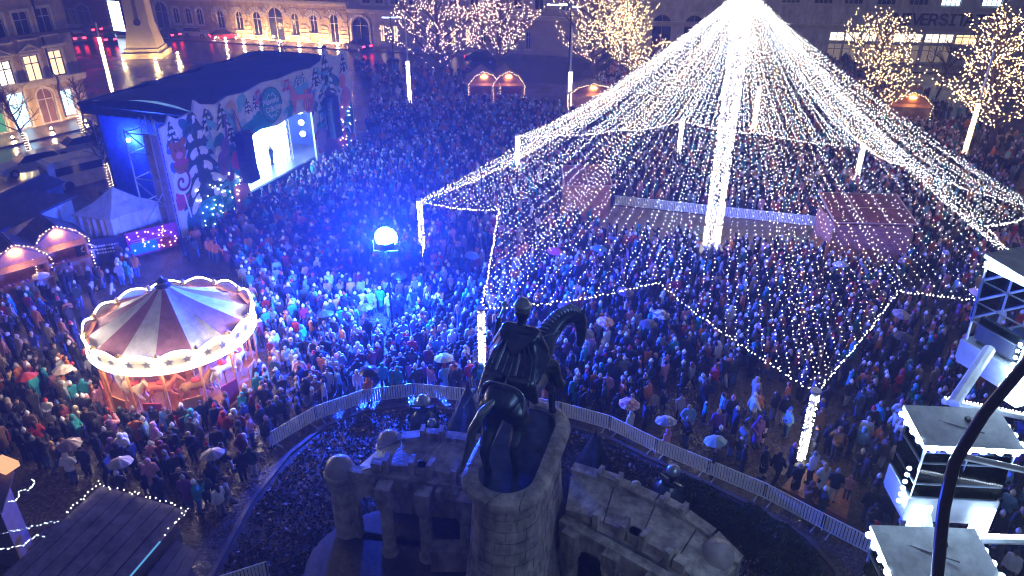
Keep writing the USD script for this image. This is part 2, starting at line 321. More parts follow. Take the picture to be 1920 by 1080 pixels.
for k in range(9):                                               # rusticated courses between the arches
    z = .5 + k * .56
    free = sg.box(.1, z, W_ - .1, z + .47)
    for (u, zz, r) in aps: free = free.difference(sg.box(u - r - .15, 0, u + r + .15, zz)).difference(sg.Point(u, zz).buffer(r + .8))
    for g in getattr(free, 'geoms', [free]):
        if g.area > .3: part(t, 'stone_course', MB().prism(g, .1, XZ(-.003)), YEL)
ARC = E('arcade_lamp', (1.0, .58, .24), 1700.0)
for k_, (x, y) in enumerate(((415, 70), (432, 71), (465, 74), (497, 76), (533, 80), (568, 84), (606, 88), (640, 88))):
    u = bw(x, 60)[0]; p = BO + BD * u - BN * 1.5
    uplight((p[0], p[1], .13), f'bright ground lamp at the foot of the ochre arcade wall, {NTH[k_]} from the left', ARC, .11, 'lamps along the foot of the arcade')
s0 = s_yel1
ops = [dict(u=R_(676, s0, 60), z=.2, w=2.7, h=3.9, arch=1, door=1, name='gateway', surround=.3)]
ops += [dict(u=R_(x, s0, 60), z=.8, w=.75, h=2.3, pane=WARMWIN if i < 4 else DARKPANE) for i, x in enumerate((716, 741, 849, 876, 905, 934, 962, 990))]
ops += [dict(u=R_(x, s0), z=5.9, w=1.3, h=2.2, surround=.22) for x in (688, 712, 740, 775, 810, 850, 890, 930, 970, 1010, 1060)]
far_building('grey_palace', 'violet grey palace with arched gateway behind the fairy light trees', BO, BD, s0, s_gr1, 15, ops, GREYV, cornices=(5.0, 14))
# the bookshop building on the right, long and pale, with the lit shop windows under its lettering
def uw(x, y): return on_wall(UO, UD, x, y)
UNI = M('pale_grey_stone', (.62, .60, .62), rough=.7, var=.14, scale=.7, stain=.35)
ops = []
for x in (1240, 1300, 1355): ops.append(dict(u=uw(x, 60)[0] + 7, z=1.0, w=2.6, h=4.6, arch=1, surround=.4))
zs0, zs1 = uw(1700, 100)[1], uw(1700, 80)[1]
for x in (1565, 1594, 1626, 1655, 1685, 1711, 1744, 1770): ops.append(dict(u=uw(x, 90)[0] + 7, z=2.75, w=1.8, h=1.15, pane=PALEWIN if x != 1655 else E('shop_dim', (1.0, .72, .45), .5), name='shop_window', bars=1, cross=False, door=1)); ops.append(dict(u=uw(x, 90)[0] + 7, z=.3, w=1.8, h=2.2, pane=E('shop_low', (1.0, .75, .5), .16), name='shop_window', bars=1, door=1))
ops.append(dict(u=uw(1805, 100)[0] + 7, z=2.6, w=2.6, h=1.3, pane=WARMWIN, name='shop_window', door=1, bars=2))
for i, x in enumerate((1480, 1540, 1595, 1655, 1714, 1772, 1846)):
    u, z = uw(x, 10 + (x - 1540) * .09 + 20); ops.append(dict(u=u + 7, z=7.2, w=2.3, h=3.6, surround=.25, pane=COOLWIN if i in (5, 6) else DARKPANE, bars=3))
for i, x in enumerate((1510, 1567, 1625, 1690, 1742, 1810)):
    u, z = uw(x, 40); ops.append(dict(u=u + 7, z=9.6, w=1.0, h=1.5, surround=.2))
t = far_building('bookshop_building', 'long pale stone building with dark lettering over lit shop windows', UO, UD, -7.0, 62.0, 17, ops, UNI, cornices=(4.6, 12.6))
for k in range(12):                                              # horizontal stone courses of the facade
    z = 6.0 + .52 * k
    if k % 2 == 0:
        free = sg.box(.1, z, 68.9, z + .44)
        for o in ops:
            if o['z'] > 5: free = free.difference(sg.box(o['u'] - o['w'] / 2 - .35, o['z'] - .2, o['u'] + o['w'] / 2 + .35, o['z'] + o['h'] + .35))
        for g in getattr(free, 'geoms', [free]):
            if g.area > .4: part(t, 'stone_course', MB().prism(g, .06, XZ(-.003)), UNI)
ua, ub = uw(1722, 66)[0] + 7, uw(1836, 82)[0] + 7
step = (ub - ua) / 7.0
for k, ch in enumerate('UNIVERSITATII'):
    m = meshkit.text_mesh(ch, 1.35, .1, bold=True); v = np.array(m.vertices); v[:, 0] -= v[:, 0].mean()
    uu = ua + (k - 4 + .35) * step
    part(t, 'sign_letter', MB().add(np.stack([uu + v[:, 0], -.05 - v[:, 2], 4.95 + v[:, 1]], 1), m.faces), M('sign_letter_dark', (.03, .02, .02)))
# the dark neighbour house at the right edge
ops = [dict(u=2.5 + 3.2 * k, z=z, w=1.5, h=2.4) for k in range(4) for z in (1.2, 5.5, 9.5)]
e = UO + UD * 55.5 - UN * 18
far_building('dark_house', 'dark brown house at the right edge behind the lit tree', e, np.array([UD[0], UD[1]]), 0, 16, 15, ops, M('dark_brown_render', (.12, .075, .05)), depth=12)

# lit stone column on the far side of the square
c = at(277, 104)
t = thing('stone_column', 'tall tapered stone column on a square base lit warm yellow', 'monument', (c[0], c[1], 0), .15)
ST = M('column_stone', (.52, .44, .30), rough=.65, var=.12, scale=.8, bump=.1)
part(t, 'base', MB().box((0, 0, .35), (5.2, 5.2, .7)), ST); part(t, 'upper_base', MB().box((0, 0, .95), (4.4, 4.4, .5)), ST)
def taper(w0, w1, z0, z1, m=None):
    m = m or MB()
    a = np.array([[-1, -1], [1, -1], [1, 1], [-1, 1]]) / 2
    v = np.vstack([np.c_[a * w0, np.full(4, z0)], np.c_[a * w1, np.full(4, z1)]])
    return m.add(v, [[0, 1, 5, 4], [1, 2, 6, 5], [2, 3, 7, 6], [3, 0, 4, 7], [4, 5, 6, 7]])
part(t, 'plinth', taper(4.0, 2.9, 1.2, 4.2), ST)
part(t, 'shaft', taper(2.85, 2.0, 4.2, 22), ST)
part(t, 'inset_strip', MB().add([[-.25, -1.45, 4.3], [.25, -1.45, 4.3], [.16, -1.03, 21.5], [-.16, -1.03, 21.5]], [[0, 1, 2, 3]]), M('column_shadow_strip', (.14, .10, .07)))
part(t, 'wreath', MB().lathe([(.35, -.1), (.45, 0), (.35, .1), (.25, 0), (.35, -.1)], 12).xf(frame((0, -1.5, 4.5), (1, 0, 0), (0, 0, 1), (0, -1, 0))), BLACK)
COLL = E('column_lamp', (1.0, .66, .22), 520.0)
for dx, dy, w_ in ((-2.0, -3.9, 'at its left front'), (2.0, -3.9, 'at its right front'), (3.9, 0, 'on its right side')):
    q = np.array([c[0], c[1], 0]) + rotz(.15) @ np.array([dx, dy, 0]); uplight(q, 'ground lamp lighting the tall stone column from below, ' + w_, COLL, .12, 'lamps round the stone column')
# bright advertising display
p = at(240, 55); p = BO + BD * bw(240, 40)[0] - BN * 2.0
t = thing('advertising_display', 'glowing white advertising display standing beside the stone column', 'display', (p[0], p[1], .13), math.atan2(BD[1], BD[0]))
part(t, 'frame', MB().box((0, 0, 2.6), (2.5, .3, 5.2)), BLACK); part(t, 'screen', MB().box((0, -.17, 2.8), (2.2, .03, 4.4)), E('display_white', (.75, .88, 1.0), 3.0))
# ---------------------------------------------------------------- bare trees wound with fairy lights
BARK = M('bark', (.085, .06, .042), rough=.8, var=.3, scale=6)
def bare_tree(name, label, pos, h, spread, seed, bulbs=0, wrap=0, group=None, mat=None, levels=4, cat='tree', low=.16):
    r = np.random.default_rng(seed); t = thing(name, label, cat, pos, r.uniform(0, 6), group)
    trunk, limbs, twigs, tips = MB(), MB(), MB(), []
    def stem(p, d, L, rad, lev):
        n = 4; pts = [p]
        for k in range(n):
            d = d + r.normal(0, .11, 3); d[2] += .04; d /= np.linalg.norm(d); pts.append(pts[-1] + d * L / n)
        (trunk if lev == 0 else limbs if lev < 2 else twigs).tube(pts, np.linspace(rad, rad * .45, n + 1), 6 if lev < 1 else 4 if lev < 2 else 3)
        if lev > 0: tips.extend(resample(pts, .25)[1 if lev == 1 else 0:])
        if lev >= levels - 1: return
        N = (int(h * 1.4) + 5, 6, 4)[lev]
        for k in range(N):
            f = (low + (1 - low) * (k + r.random()) / N) if lev == 0 else r.uniform(.25, 1.0)
            i = min(n - 1, int(f * n)); q = pts[i] + (pts[i + 1] - pts[i]) * (f * n - i)
            az = r.uniform(0, 2 * PI) if lev else k * 2.4 + r.uniform(-.4, .4); el = r.uniform(.0, .75) if lev else r.uniform(.15, .6) + .5 * f
            side = np.array([math.cos(az) * math.cos(el), math.sin(az) * math.cos(el), math.sin(el)])
            nd = d * (.1 if lev == 0 else .5) + side; nd /= np.linalg.norm(nd)
            stem(q, nd, h * spread * (.40 * math.sin(PI * min(1, .28 + .66 * f)) + .04) * r.uniform(.8, 1.15) if lev == 0 else L * r.uniform(.38, .6), rad * (.42 if lev == 0 else .5), lev + 1)
    stem(np.zeros(3), np.array([0, 0, 1.]), h * .86, h * .02, 0)
    part(t, 'trunk', trunk, BARK, True); part(t, 'crown', limbs, BARK); tag(part(t, 'twigs', twigs, BARK), kind='stuff')
    tips = np.array(tips)
    if bulbs:
        r.shuffle(tips); _, ui = np.unique(np.round(tips / .40).astype(int), axis=0, return_index=True); tips = tips[ui]; k = r.choice(len(tips), min(bulbs, len(tips)), replace=False)
        tag(part(t, 'fairy_lights', MB().octas(tips[k] + r.normal(0, .07, (len(k), 3)), .055), mat or BULB_G), kind='stuff')
    if wrap:
        z = np.linspace(.1, wrap, int(wrap * 90)); a = z * 30
        tag(part(t, 'trunk_lights', MB().octas(np.c_[np.cos(a) * h * .026, np.sin(a) * h * .026, z], .022), BULB_Y), kind='stuff')
    return t
G_T = 'trees wound with fairy lights'
for (x, y, h, sp, n, lab, sd, mt) in (
    (822, 178, 14.5, .85, 1100, 'tall bare tree with sparse pinkish white fairy lights, farthest left behind the crowd', 11, E('bulb_rose', (1.0, .62, .40), 8.5)),
    (938, 165, 15, .85, 1100, 'bare tree with white fairy lights rising behind the two small lit huts', 12, E('bulb_rose', (1.0, .62, .40), 8.5)),
    (1112, 172, 15.5, .95, 1700, 'broad tree thick with golden fairy lights beside the canopy of lights', 13, BULB_G),
    (1176, 178, 11.5, .8, 1000, 'smaller golden lit tree touching the slope of the light canopy', 17, BULB_G),
    (1648, 236, 10.6, .95, 800, 'bare tree with gold lights in front of the bookshop lettering', 14, BULB_G),
    (1858, 296, 11.8, .95, 1700, 'large bare tree with warm gold lights at the right edge', 15, BULB_G),
    (1930, 262, 10.5, .9, 260, 'gold lit tree cut by the right edge behind the yellow wrapped pole', 16, BULB_G)):
    p = at(x, y); bare_tree('lit_tree', lab, p, h, sp, sd, n, 0, G_T, mt, levels=4)
for (x, y, h, lab, sd) in ((1548, 108, 8.0, 'bare unlit tree in front of the pale bookshop wall, beside the canopy slope', 21), (1752, 190, 6.5, 'small dark bare tree between the two gold lit trees on the right', 22)):
    bare_tree('bare_tree', lab, at(x, y), h, 1.0, sd, 0, 0, None, levels=4)
for (x, y, h, lab, sd) in ((60, 300, 6.5, 'small bare street tree with wrapped trunk, nearest the left edge', 23), (160, 262, 6.0, 'small bare street tree with wrapped trunk by the house corner', 24), (212, 362, 6.0, 'wrapped trunk tree squeezed between the coach and the stage scaffold', 25)):
    bare_tree('street_tree', lab, at(x, y), h, .8, sd, 0, 2.3, 'trees with light wrapped trunks on the left street', levels=4, low=.4)

# ---------------------------------------------------------------- poles wrapped in lights, street lamps
def wrap_bulbs(r, z0, z1, per_m, seed):
    g = np.random.default_rng(seed); n = int((z1 - z0) * per_m); a = g.uniform(0, 2 * PI, n)
    return np.c_[np.cos(a) * r, np.sin(a) * r, np.sort(g.uniform(z0, z1, n))]
def wrapped_pole(label, pos, h, r=.13, mat=BULB_W, per_m=110, top=0.0, group=None, br=.028, name='lit_post', mat2=None):
    t = thing(name, label, 'light pole', pos, 0, group)
    part(t, 'pole', MB().cyl((0, 0, 0), (0, 0, h + top), r * .72, r * .5 if top else None, 10), STEEL)
    part(t, 'base_plate', MB().box((0, 0, .04), (r * 5, r * 5, .08)), BLACK)
    P_ = wrap_bulbs(r, .12, h, per_m, int(abs(pos[0] * 97 + pos[1])) + 5); k = len(P_) // 4
    L = part(t, 'light_wrap', MB().octas(P_, br), mat); tag(L, kind='stuff')
    return t
TIPS = [at(905, 725), at(1500, 865), np.array([24.3, 28.6, 0]), at(1921, 500), at(1600, 360), at(1270, 315), at(970, 340), at(793, 485)]
TIPH = [3.95, 3.25, 3.7, 3.6, 3.5, 3.85, 3.55, 3.75]
LBL = ['lit post right beside the bronze horse and rider', 'lit post above the wooden platform, nearest the viewer', 'lit post hidden behind the ferris wheel cabins', 'lit post at the right edge above the ferris wheel', 'lit post leaning out behind the right hand red roofed kiosk', 'lit post at the back between the canopy mast and the left kiosk', 'lit post at the left rear corner of the light canopy', 'lit post at the left corner of the canopy beside the blue floodlight']
for p, h, l in zip(TIPS, TIPH, LBL):
    tp = wrapped_pole('white ' + l, p, h, .15, BULB_W, 95, group='posts holding the light canopy', br=.03)
    part(tp, 'top_ring', MB().cyl((0, 0, h), (0, 0, h + .1), .2, .2, 10), STEEL)
YL = 'street poles wrapped in warm lights'
for (x, y, x2, y2, top, lab) in ((770, 212, 763, 115, 4.5, 'pole wrapped in warm white lights in front of the far left lit tree'), (1067, 216, 1069, 135, 4.0, 'wrapped pole under the double armed white street lamp'),
    (1800, 315, 1832, 195, 4.0, 'tall yellow wrapped pole before the big lit tree on the right'), (213, 182, 183, 70, 1.5, 'yellow wrapped pole between the cream house and the stone column'), (1408, 270, 1420, 165, 0.5, 'yellowish wrapped pole seen through the light canopy')):
    g = at(x, y); r = ray(x2, y2); t_ = g[1] / r[1]; h = CAMH + r[2] * t_
    wrapped_pole(lab, g, h, .16, BULB_Y if x in (1800, 213, 1408) else BULB_W, 120, top, YL, br=.034, name='wrapped_lamp_pole')
p = at(1064, 214)
def street_lamp(p, h, label, arms, mat):
    t = thing('street_lamp', label, 'street lamp', p, 0)
    part(t, 'pole', MB().cyl((0, 0, 0), (0, 0, h), .12, .07, 10), BLACK)
    for dx, z in arms:
        a = part(t, 'arm', MB().cyl((0, 0, z - .1), (dx, -.1, z), .04, .04, 6), BLACK)
        part(t, 'lamp_head', MB().box((dx * .65, -.1, z - .06), (abs(dx) * .9, .32, .07)), mat)
LEDL = E('street_led', (.62, .9, 1.0), 22.0)
street_lamp(p, 10.6, 'street lamp with a glowing white double arm among the golden trees', ((-2.0, 10.4), (.8, 10.2)), LEDL)
street_lamp(at(738, 118), 5.8, 'street lamp with a bright white head before the grey palace', ((-.9, 5.7), (.9, 5.7)), LEDL)

# ---------------------------------------------------------------- stage
S0 = np.array([-20.53, 42.59]); SRZ = math.atan2(.947, .323)
MURAL = M('mural_white', (.62, .63, .68), rough=.6, var=.12, scale=1.2)
TARP = M('stage_tarp', (.03, .035, .06), rough=.5, var=.3, scale=1.0, bump=.15, bscale=3)
TRUSS = M('truss_aluminium', (.45, .46, .5), rough=.35, metal=.8)
st = thing('concert_stage', 'concert stage with painted winter mural front, dark roof and glowing blue white interior', 'stage', (S0[0], S0[1], 0), SRZ)
def truss(m, a, b, w=.4, n=None, r=.03):
    a, b = np.asarray(a, float), np.asarray(b, float); L = np.linalg.norm(b - a); d = (b - a) / L; n = n or max(2, int(L / .6))
    s1 = np.cross(d, [0, 0, 1.] if abs(d[2]) < .9 else [1., 0, 0]); s1 /= np.linalg.norm(s1); s2 = np.cross(d, s1)
    C = [(s1 * i + s2 * j) * w / 2 for i, j in ((-1, -1), (1, -1), (1, 1), (-1, 1))]
    for c in C: m.cyl(a + c, b + c, r, None, 5, False)
    for k in range(n):
        p, q = a + (b - a) * k / n, a + (b - a) * (k + 1) / n
        for i in range(4): m.cyl(p + C[i], q + C[(i + 1) % 4], r * .6, None, 4, False)
    return m
g = sg.Polygon([(0, 0), (21.6, 0), (21.5, 8.1), (20.9, 8.35), (20.2, 8.0), (18.9, 8.25), (18.2, 8.9), (17.6, 8.05), (16, 7.8), (14, 7.95), (12, 7.85), (10, 8.0), (8, 7.75), (6.3, 7.9), (5, 7.65), (3.6, 8.0), (3.2, 8.35), (2.9, 7.75), (1.5, 7.6), (.9, 7.95), (.6, 7.55), (0, 7.45)])
open_ = sg.Polygon([(6.75, 0), (6.75, 4.5), (7.4, 4.75), (9, 5.0), (11, 4.75), (12.6, 4.95), (14.4, 4.9), (15.4, 4.6), (15.4, 0)])
part(st, 'mural_panel', MB().prism(g.difference(open_), .16, XZ(.0)), MURAL)
part(st, 'deck', MB().box((11, 5.2, .5), (14.5, 10.0, 1.0)), M('stage_deck', (.10, .10, .12), rough=.3))
part(st, 'deck_front', MB().box((11.1, .12, .48), (8.6, .1, .96)), BLACK)
# things painted on the front, as flat boards
def C_(n, c): return M('paint_' + n, c, rough=.6, var=.15, scale=2)
PINE, SNOW, TEAL, ROSE, PINK, ORNG, BRWN, PURP, CYAN, GOLD, DKTL = C_('pine', (.03, .07, .08)), C_('snow', (.72, .74, .78)), C_('teal', (.02, .34, .36)), C_('rose', (.55, .06, .14)), C_('pink', (.68, .24, .26)), C_('orange', (.75, .22, .05)), C_('brown', (.32, .13, .07)), C_('purple', (.20, .07, .22)), C_('cyan', (.16, .48, .60)), C_('gold', (.62, .38, .10)), C_('deep_teal', (.02, .16, .20))
LAY = [0]
def paint(name, poly, mat, parent=None, lay=1, clip=True):
    if clip: poly = poly.intersection(g.difference(open_.buffer(.0)))
    if poly.is_empty: return
    LAY[0] += 1
    return part(parent or st, name, MB().prism(poly, .012, XZ(-.16 - .016 * lay - .0004 * (LAY[0] % 12))), mat)
def snowy_tree(u, v, w, h, seed, big=False):
    r = np.random.default_rng(seed); n = 6 if big else 4
    P_ = [(u, v + h)]; nt = 7 if big else 5
    for s in (1, -1):
        q = []
        for k in range(nt):
            f = (k + 1) / nt; q += [(u + s * w * .5 * f ** .8, v + h * (1 - f) + .04 * h), (u + s * w * .33 * f ** .8, v + h * (1 - f) + .05 * h)]
        P_ = P_ + q if s == 1 else P_ + q[::-1]
    paint('painted_tree', sg.Polygon(P_).buffer(0), PINE, lay=2)
    for k in range(n):
        f = (k + .6) / n; vv = v + h * (1 - f); ww = w * .5 * f
        for s in ((-1, 1) if f > .25 else (1,)):
            c = affinity.scale(sg.Point(u + s * ww * r.uniform(.35, .75), vv).buffer(1), ww * r.uniform(.26, .42) + .05, h * .022 + .03); c = c.union(affinity.translate(affinity.scale(c, .6, 1.1), s * ww * .2, -h * .025)).union(affinity.translate(affinity.scale(c, .4, 1.3), -s * ww * .12, -h * .03))
            paint('painted_snow', affinity.rotate(c, -s * r.uniform(15, 45)), SNOW, lay=3)
rm = np.random.default_rng(77)
def blob(u, v, s): return shapely.union_all([affinity.rotate(affinity.scale(sg.Point(u + rm.normal(0, s * .5), v + rm.normal(0, s * .5)).buffer(1, 5), s * rm.uniform(.5, 1), s * rm.uniform(.3, .8)), rm.uniform(0, 180)) for _ in range(4)])
for k in range(64):
    u = rm.uniform(.2, 6.6) if k % 2 else rm.uniform(15.6, 21.3); v = rm.uniform(.2, 7.2); m_ = (TEAL, DKTL, CYAN, ROSE, PURP, PINK, SNOW, C_('blue', (.06, .16, .42)), C_('plum', (.34, .08, .26)))[int(rm.integers(0, 9))] if v < 4.2 else (CYAN, C_('frost', (.40, .52, .62)), DKTL, SNOW, C_('blue', (.06, .16, .42)))[int(rm.integers(0, 5))]
    paint('painted_patch', blob(u, v, rm.uniform(.35, .8)), m_, lay=0)
for k in range(14): paint('painted_patch', blob(rm.uniform(7, 15.4), rm.uniform(5.2, 7.4), .45), (C_('frost', (.40, .52, .62)), CYAN, TEAL, SNOW)[k % 4], lay=0)
snowy_tree(2.6, 1.9, 4.4, 6.1, 1, True); snowy_tree(.75, 6.2, 1.1, 1.5, 2); snowy_tree(3.9, 6.2, 1.5, 1.5, 3); snowy_tree(5.3, 6.0, 1.5, 1.7, 4); snowy_tree(5.9, 4.9, 1.3, 1.3, 5)
snowy_tree(17.9, 5.2, 2.6, 3.4, 6, True); snowy_tree(16.4, 6.3, 1.6, 1.5, 7); snowy_tree(20.6, 6.6, 1.4, 1.5, 8); snowy_tree(8.0, 6.3, .9, 1.1, 9); snowy_tree(8.8, 6.4, .7, 1.0, 10); snowy_tree(14.0, 6.9, .8, .8, 11); snowy_tree(14.8, 7.0, .8, .8, 12)
for u, v, w, h, m in ((9.0, 5.4, 4.4, .5, TEAL), (14.2, 6.7, 1.6, .9, CYAN), (18.5, 3.4, 1.6, 1.2, CYAN), (20.6, 3.0, 1.6, 2.0, DKTL), (3.7, .7, 4.4, 2.3, TEAL), (1.2, .9, 1.5, 1.3, DKTL)):
    paint('painted_hill', affinity.scale(sg.Point(u, v).buffer(1), w / 2, h), m, lay=1)
bear = sg.Point(.95, 5.75).buffer(.62).union(sg.Point(.5, 6.25).buffer(.24)).union(sg.Point(1.5, 6.3).buffer(.24)).union(affinity.scale(sg.Point(.95, 4.9).buffer(.6), 1, .8))
b_ = paint('painted_bear', bear, C_('bear', (.38, .12, .06)), lay=4); paint('painted_scarf', sg.box(.4, 5.0, 1.6, 5.22), ROSE, lay=5); paint('painted_muzzle', affinity.scale(sg.Point(.95, 5.55).buffer(.28), 1, .75), PINK, lay=5)
for s in (-1, 1): paint('painted_eye', sg.Point(.95 + s * .22, 5.92).buffer(.07), BLACK, lay=5)
paint('painted_sweet', sg.Point(.75, 3.95).buffer(.78), SNOW, lay=4)
sp = [(.75 + (.05 + .095 * a / 1.0) * math.cos(a * 1.0), 3.95 + (.05 + .095 * a) * math.sin(a)) for a in np.linspace(0, 7.2, 70)]
paint('painted_swirl', sg.LineString(sp).buffer(.085), C_('swirl', (.28, .05, .09)), lay=5); paint('painted_stick', sg.LineString([(.75, 3.1), (.9, 1.6)]).buffer(.06), SNOW, lay=3)
def note(u, v, s, m, two=False, rot=0):
    q = sg.box(u + .16 * s, v, u + .26 * s, v + 1.15 * s).union(affinity.rotate(affinity.scale(sg.Point(u, v).buffer(1), .27 * s, .2 * s), 20))
    if two: q = q.union(affinity.translate(q, .75 * s, .08 * s)).union(sg.Polygon([(u + .16 * s, v + 1.1 * s), (u + 1.01 * s, v + 1.2 * s), (u + 1.01 * s, v + .95 * s), (u + .16 * s, v + .85 * s)]))
    else: q = q.union(sg.Polygon([(u + .2 * s, v + 1.15 * s), (u + .75 * s, v + .8 * s), (u + .6 * s, v + .45 * s), (u + .2 * s, v + .85 * s)]))
    paint('painted_note', affinity.rotate(q, rot), m, lay=6)
note(3.6, 5.5, 1.35, CYAN, False, 5); note(3.6, 1.3, 1.2, CYAN, True); note(1.9, 6.55, .55, DKTL, True); note(8.9, 6.9, .6, ROSE, True, 15); note(12.2, 7.0, .6, ROSE, True, -8); note(8.2, 5.3, .65, TEAL, True); note(12.5, 5.5, .6, TEAL); note(16.0, 3.5, .9, DKTL, True); note(17.2, 6.1, .95, CYAN, True); note(5.8, 2.1, .6, PURP, True); note(9.6, 5.2, .5, TEAL)
sax = sg.LineString([(6.0, 7.3), (6.35, 7.45), (6.6, 7.1), (6.62, 5.6)]).buffer(.17).union(sg.Polygon([(6.4, 5.6), (7.9, 5.15), (8.0, 4.75), (7.3, 4.6), (6.6, 4.95)]))
paint('painted_saxophone', sax, GOLD, lay=6, clip=True); paint('painted_saxophone_bell', affinity.rotate(affinity.scale(sg.Point(7.5, 4.95).buffer(1), .55, .22), 12), C_('bell', (.45, .12, .08)), lay=7, clip=False)
tr = sg.Polygon([(12.95, 7.2), (13.25, 7.1), (13.5, 6.4), (15.7, 6.0), (15.7, 5.7), (13.5, 5.95), (13.25, 5.2), (12.95, 5.1)])
for k in range(4): tr = tr.union(affinity.scale(sg.Point(14.7 + .3 * k, 5.75), 1, 1).buffer(.1)).union(sg.box(14.6 + .3 * k, 4.95, 14.74 + .3 * k, 6.5))
tr = tr.union(sg.Point(15.0, 5.4).buffer(.72).difference(sg.Point(15.0, 5.4).buffer(.55)))
paint('painted_trumpet', tr, ORNG, lay=6, clip=False)
gt = affinity.rotate(affinity.scale(sg.Point(4.75, 3.9).buffer(1), .55, .8).union(affinity.scale(sg.Point(5.1, 4.9).buffer(1), .42, .6)).union(sg.box(5.2, 4.5, 5.42, 7.0)), -6)
paint('painted_guitar', gt, C_('guitar', (.18, .10, .28)), lay=5)
for (u, v, s, m) in ((5.9, 3.7, .55, ROSE), (5.1, 2.9, .35, PURP), (6.2, 1.2, .6, PINK), (17.6, 1.9, .75, PURP), (19.2, 1.4, .9, ROSE), (16.4, 2.2, .8, C_('lilac', (.32, .22, .42))), (20.5, 4.6, .75, PINK), (20.2, 6.0, .5, ORNG), (19.6, 3.6, .6, PINK), (18.6, 2.7, .5, PURP)):
    paint('painted_figure', affinity.scale(sg.Point(u, v).buffer(1), s, s * 1.15), m, lay=3)
for (u, w, h, m) in ((5.75, 1.3, 2.0, PINK), (6.1, .9, 1.1, ORNG), (18.4, .5, 1.9, PURP), (19.1, 1.6, 1.5, ROSE), (17.0, 1.0, 1.6, PURP), (20.9, .7, 1.3, ORNG), (2.4, .8, 1.9, TEAL)):
    paint('painted_box', sg.box(u - w / 2, .1, u + w / 2, .1 + h), m, lay=4)
for (u, h) in ((18.4, 1.95), (19.9, 1.6)): paint('painted_arch', sg.Point(u, h).buffer(.8).difference(sg.Point(u, h).buffer(.62)).intersection(sg.box(0, h, 30, 9)), SNOW, lay=5)
r_ = np.random.default_rng(5)
pts = [(u, -.3, v) for u, v in zip(r_.uniform(1.6, 6.3, 46), r_.uniform(.4, 3.2, 46))] + [(u, -.3, v) for u, v in zip(r_.uniform(18.6, 20.8, 26), r_.uniform(.8, 4.2, 26))]
tag(part(st, 'mural_lights', MB().octas(pts, .055), E('mural_bulb', (.8, .85, 1.0), 7.0)), kind='stuff')
# round emblem with its lettering
el = affinity.scale(sg.Point(10.45, 6.38).buffer(1, 24), 1.2, 1.2)
em = paint('emblem', el, TEAL, lay=8, clip=False); paint('emblem_rim', el.difference(el.buffer(-.09)), DKTL, lay=9, clip=False)
LETTER = C_('letter', (.75, .80, .82))
for txt, dv in (('Planeta', .12), ('Crăciun', -.42)):
    m = meshkit.text_mesh(txt, .36, .02, bold=True); v = np.array(m.vertices); v[:, 0] -= v[:, 0].mean(); sx = 1.85 / np.ptp(v[:, 0])
    part(st, 'emblem_text', MB().add(np.stack([10.45 + v[:, 0] * sx, -.335 - v[:, 2], 6.36 + dv + v[:, 1]], 1), m.faces), LETTER)
for s, vv in ((1, 7.0), (-1, 5.68)):
    for k in (-1, 1):
        cv = [(10.45 + k * (.08 + .5 * a), vv + s * .14 * math.sin(a * 5.5)) for a in np.linspace(0, 1, 16)]
        paint('emblem_flourish', sg.LineString(cv).buffer(.035), LETTER, lay=10, clip=False)
# loudspeaker arrays
for nm, u in (('left', 6.35), ('right', 17.4)):
    sp_ = thing('loudspeaker_array', f'black hanging loudspeaker column at the {nm} of the stage opening', 'loudspeaker', (S0[0] + .323 * u + .947 * .75, S0[1] + .947 * u - .323 * .75, 0), SRZ, None)
    for k in range(9):
        part(sp_, 'cabinet', MB().box((0, -.03 * (k > 5) * (k - 5), 5.25 - .36 * k), (1.05, .62, .34), R=None), M('speaker_black', (.012, .013, .02), rough=.45))
    part(sp_, 'grille', MB().box((0, -.34, 3.8), (.9, .03, 3.1)), BLACK); part(sp_, 'hanging_bar', MB().box((0, 0, 5.55), (1.0, .4, .1)).cyl((0, 0, 5.6), (0, .4, 7.0), .025), BLACK)
# interior: screen, drapes, lamps, trusses
part(st, 'led_screen', MB().box((10.1, 2.4, 3.2), (10.4, .2, 4.3)), E('led_wall', (.40, .74, 1.0), 12.0))
part(st, 'drape', MB().box((18.2, 4.6, 3.9), (.15, 8.5, 7.2)), M('blue_drape', (.05, .08, .35), rough=.8))
part(st, 'left_drape', MB().box((3.9, 4.9, 3.6), (.15, 7.2, 6.6)), M('blue_drape', (.05, .08, .35), rough=.8))
part(st, 'back_drape', MB().box((11, 8.6, 3.9), (14.4, .12, 7.4)), TARP)
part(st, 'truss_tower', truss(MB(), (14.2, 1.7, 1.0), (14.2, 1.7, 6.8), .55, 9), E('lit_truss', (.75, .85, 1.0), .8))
part(st, 'truss_tower', truss(MB(), (4.2, 9.0, 0), (4.2, 9.0, 7.0), .55, 11), TRUSS); part(st, 'truss_tower', truss(MB(), (2.6, 3.4, 0), (2.6, 3.4, 7.2), .5, 11), TRUSS)
part(st, 'truss_tower', truss(MB(), (20.4, 9.0, 0), (20.4, 9.0, 7.0), .55, 11), TRUSS)
part(st, 'front_truss', truss(MB(), (5, .8, 6.6), (19, .8, 6.6), .45, 22), TRUSS)
BEAMB = E('stage_beam_blue', (.03, .10, 1.0), 1600.0); BEAMW = E('stage_beam_pale', (.35, .65, 1.0), 120.0)
for k, (u, y, z) in enumerate(((8, .9, 6.2), (10, .9, 6.2), (12, .9, 6.2), (14.2, .9, 6.2))):
    part(st, 'spotlight', MB().cyl((u, y, z), (u, y - .35, z - .3), .16, .2, 8, False), BLACK); part(st, 'spotlight_lens', MB().ball((u, y - .2, z - .2), .09, 1), BEAMW)
for z in (4.3, 3.4, 2.5): part(st, 'spotlight_lens', MB().ball((16.4, 1.6, z), .22, 1), E('stage_spot', (.6, .8, 1.0), 40.0))
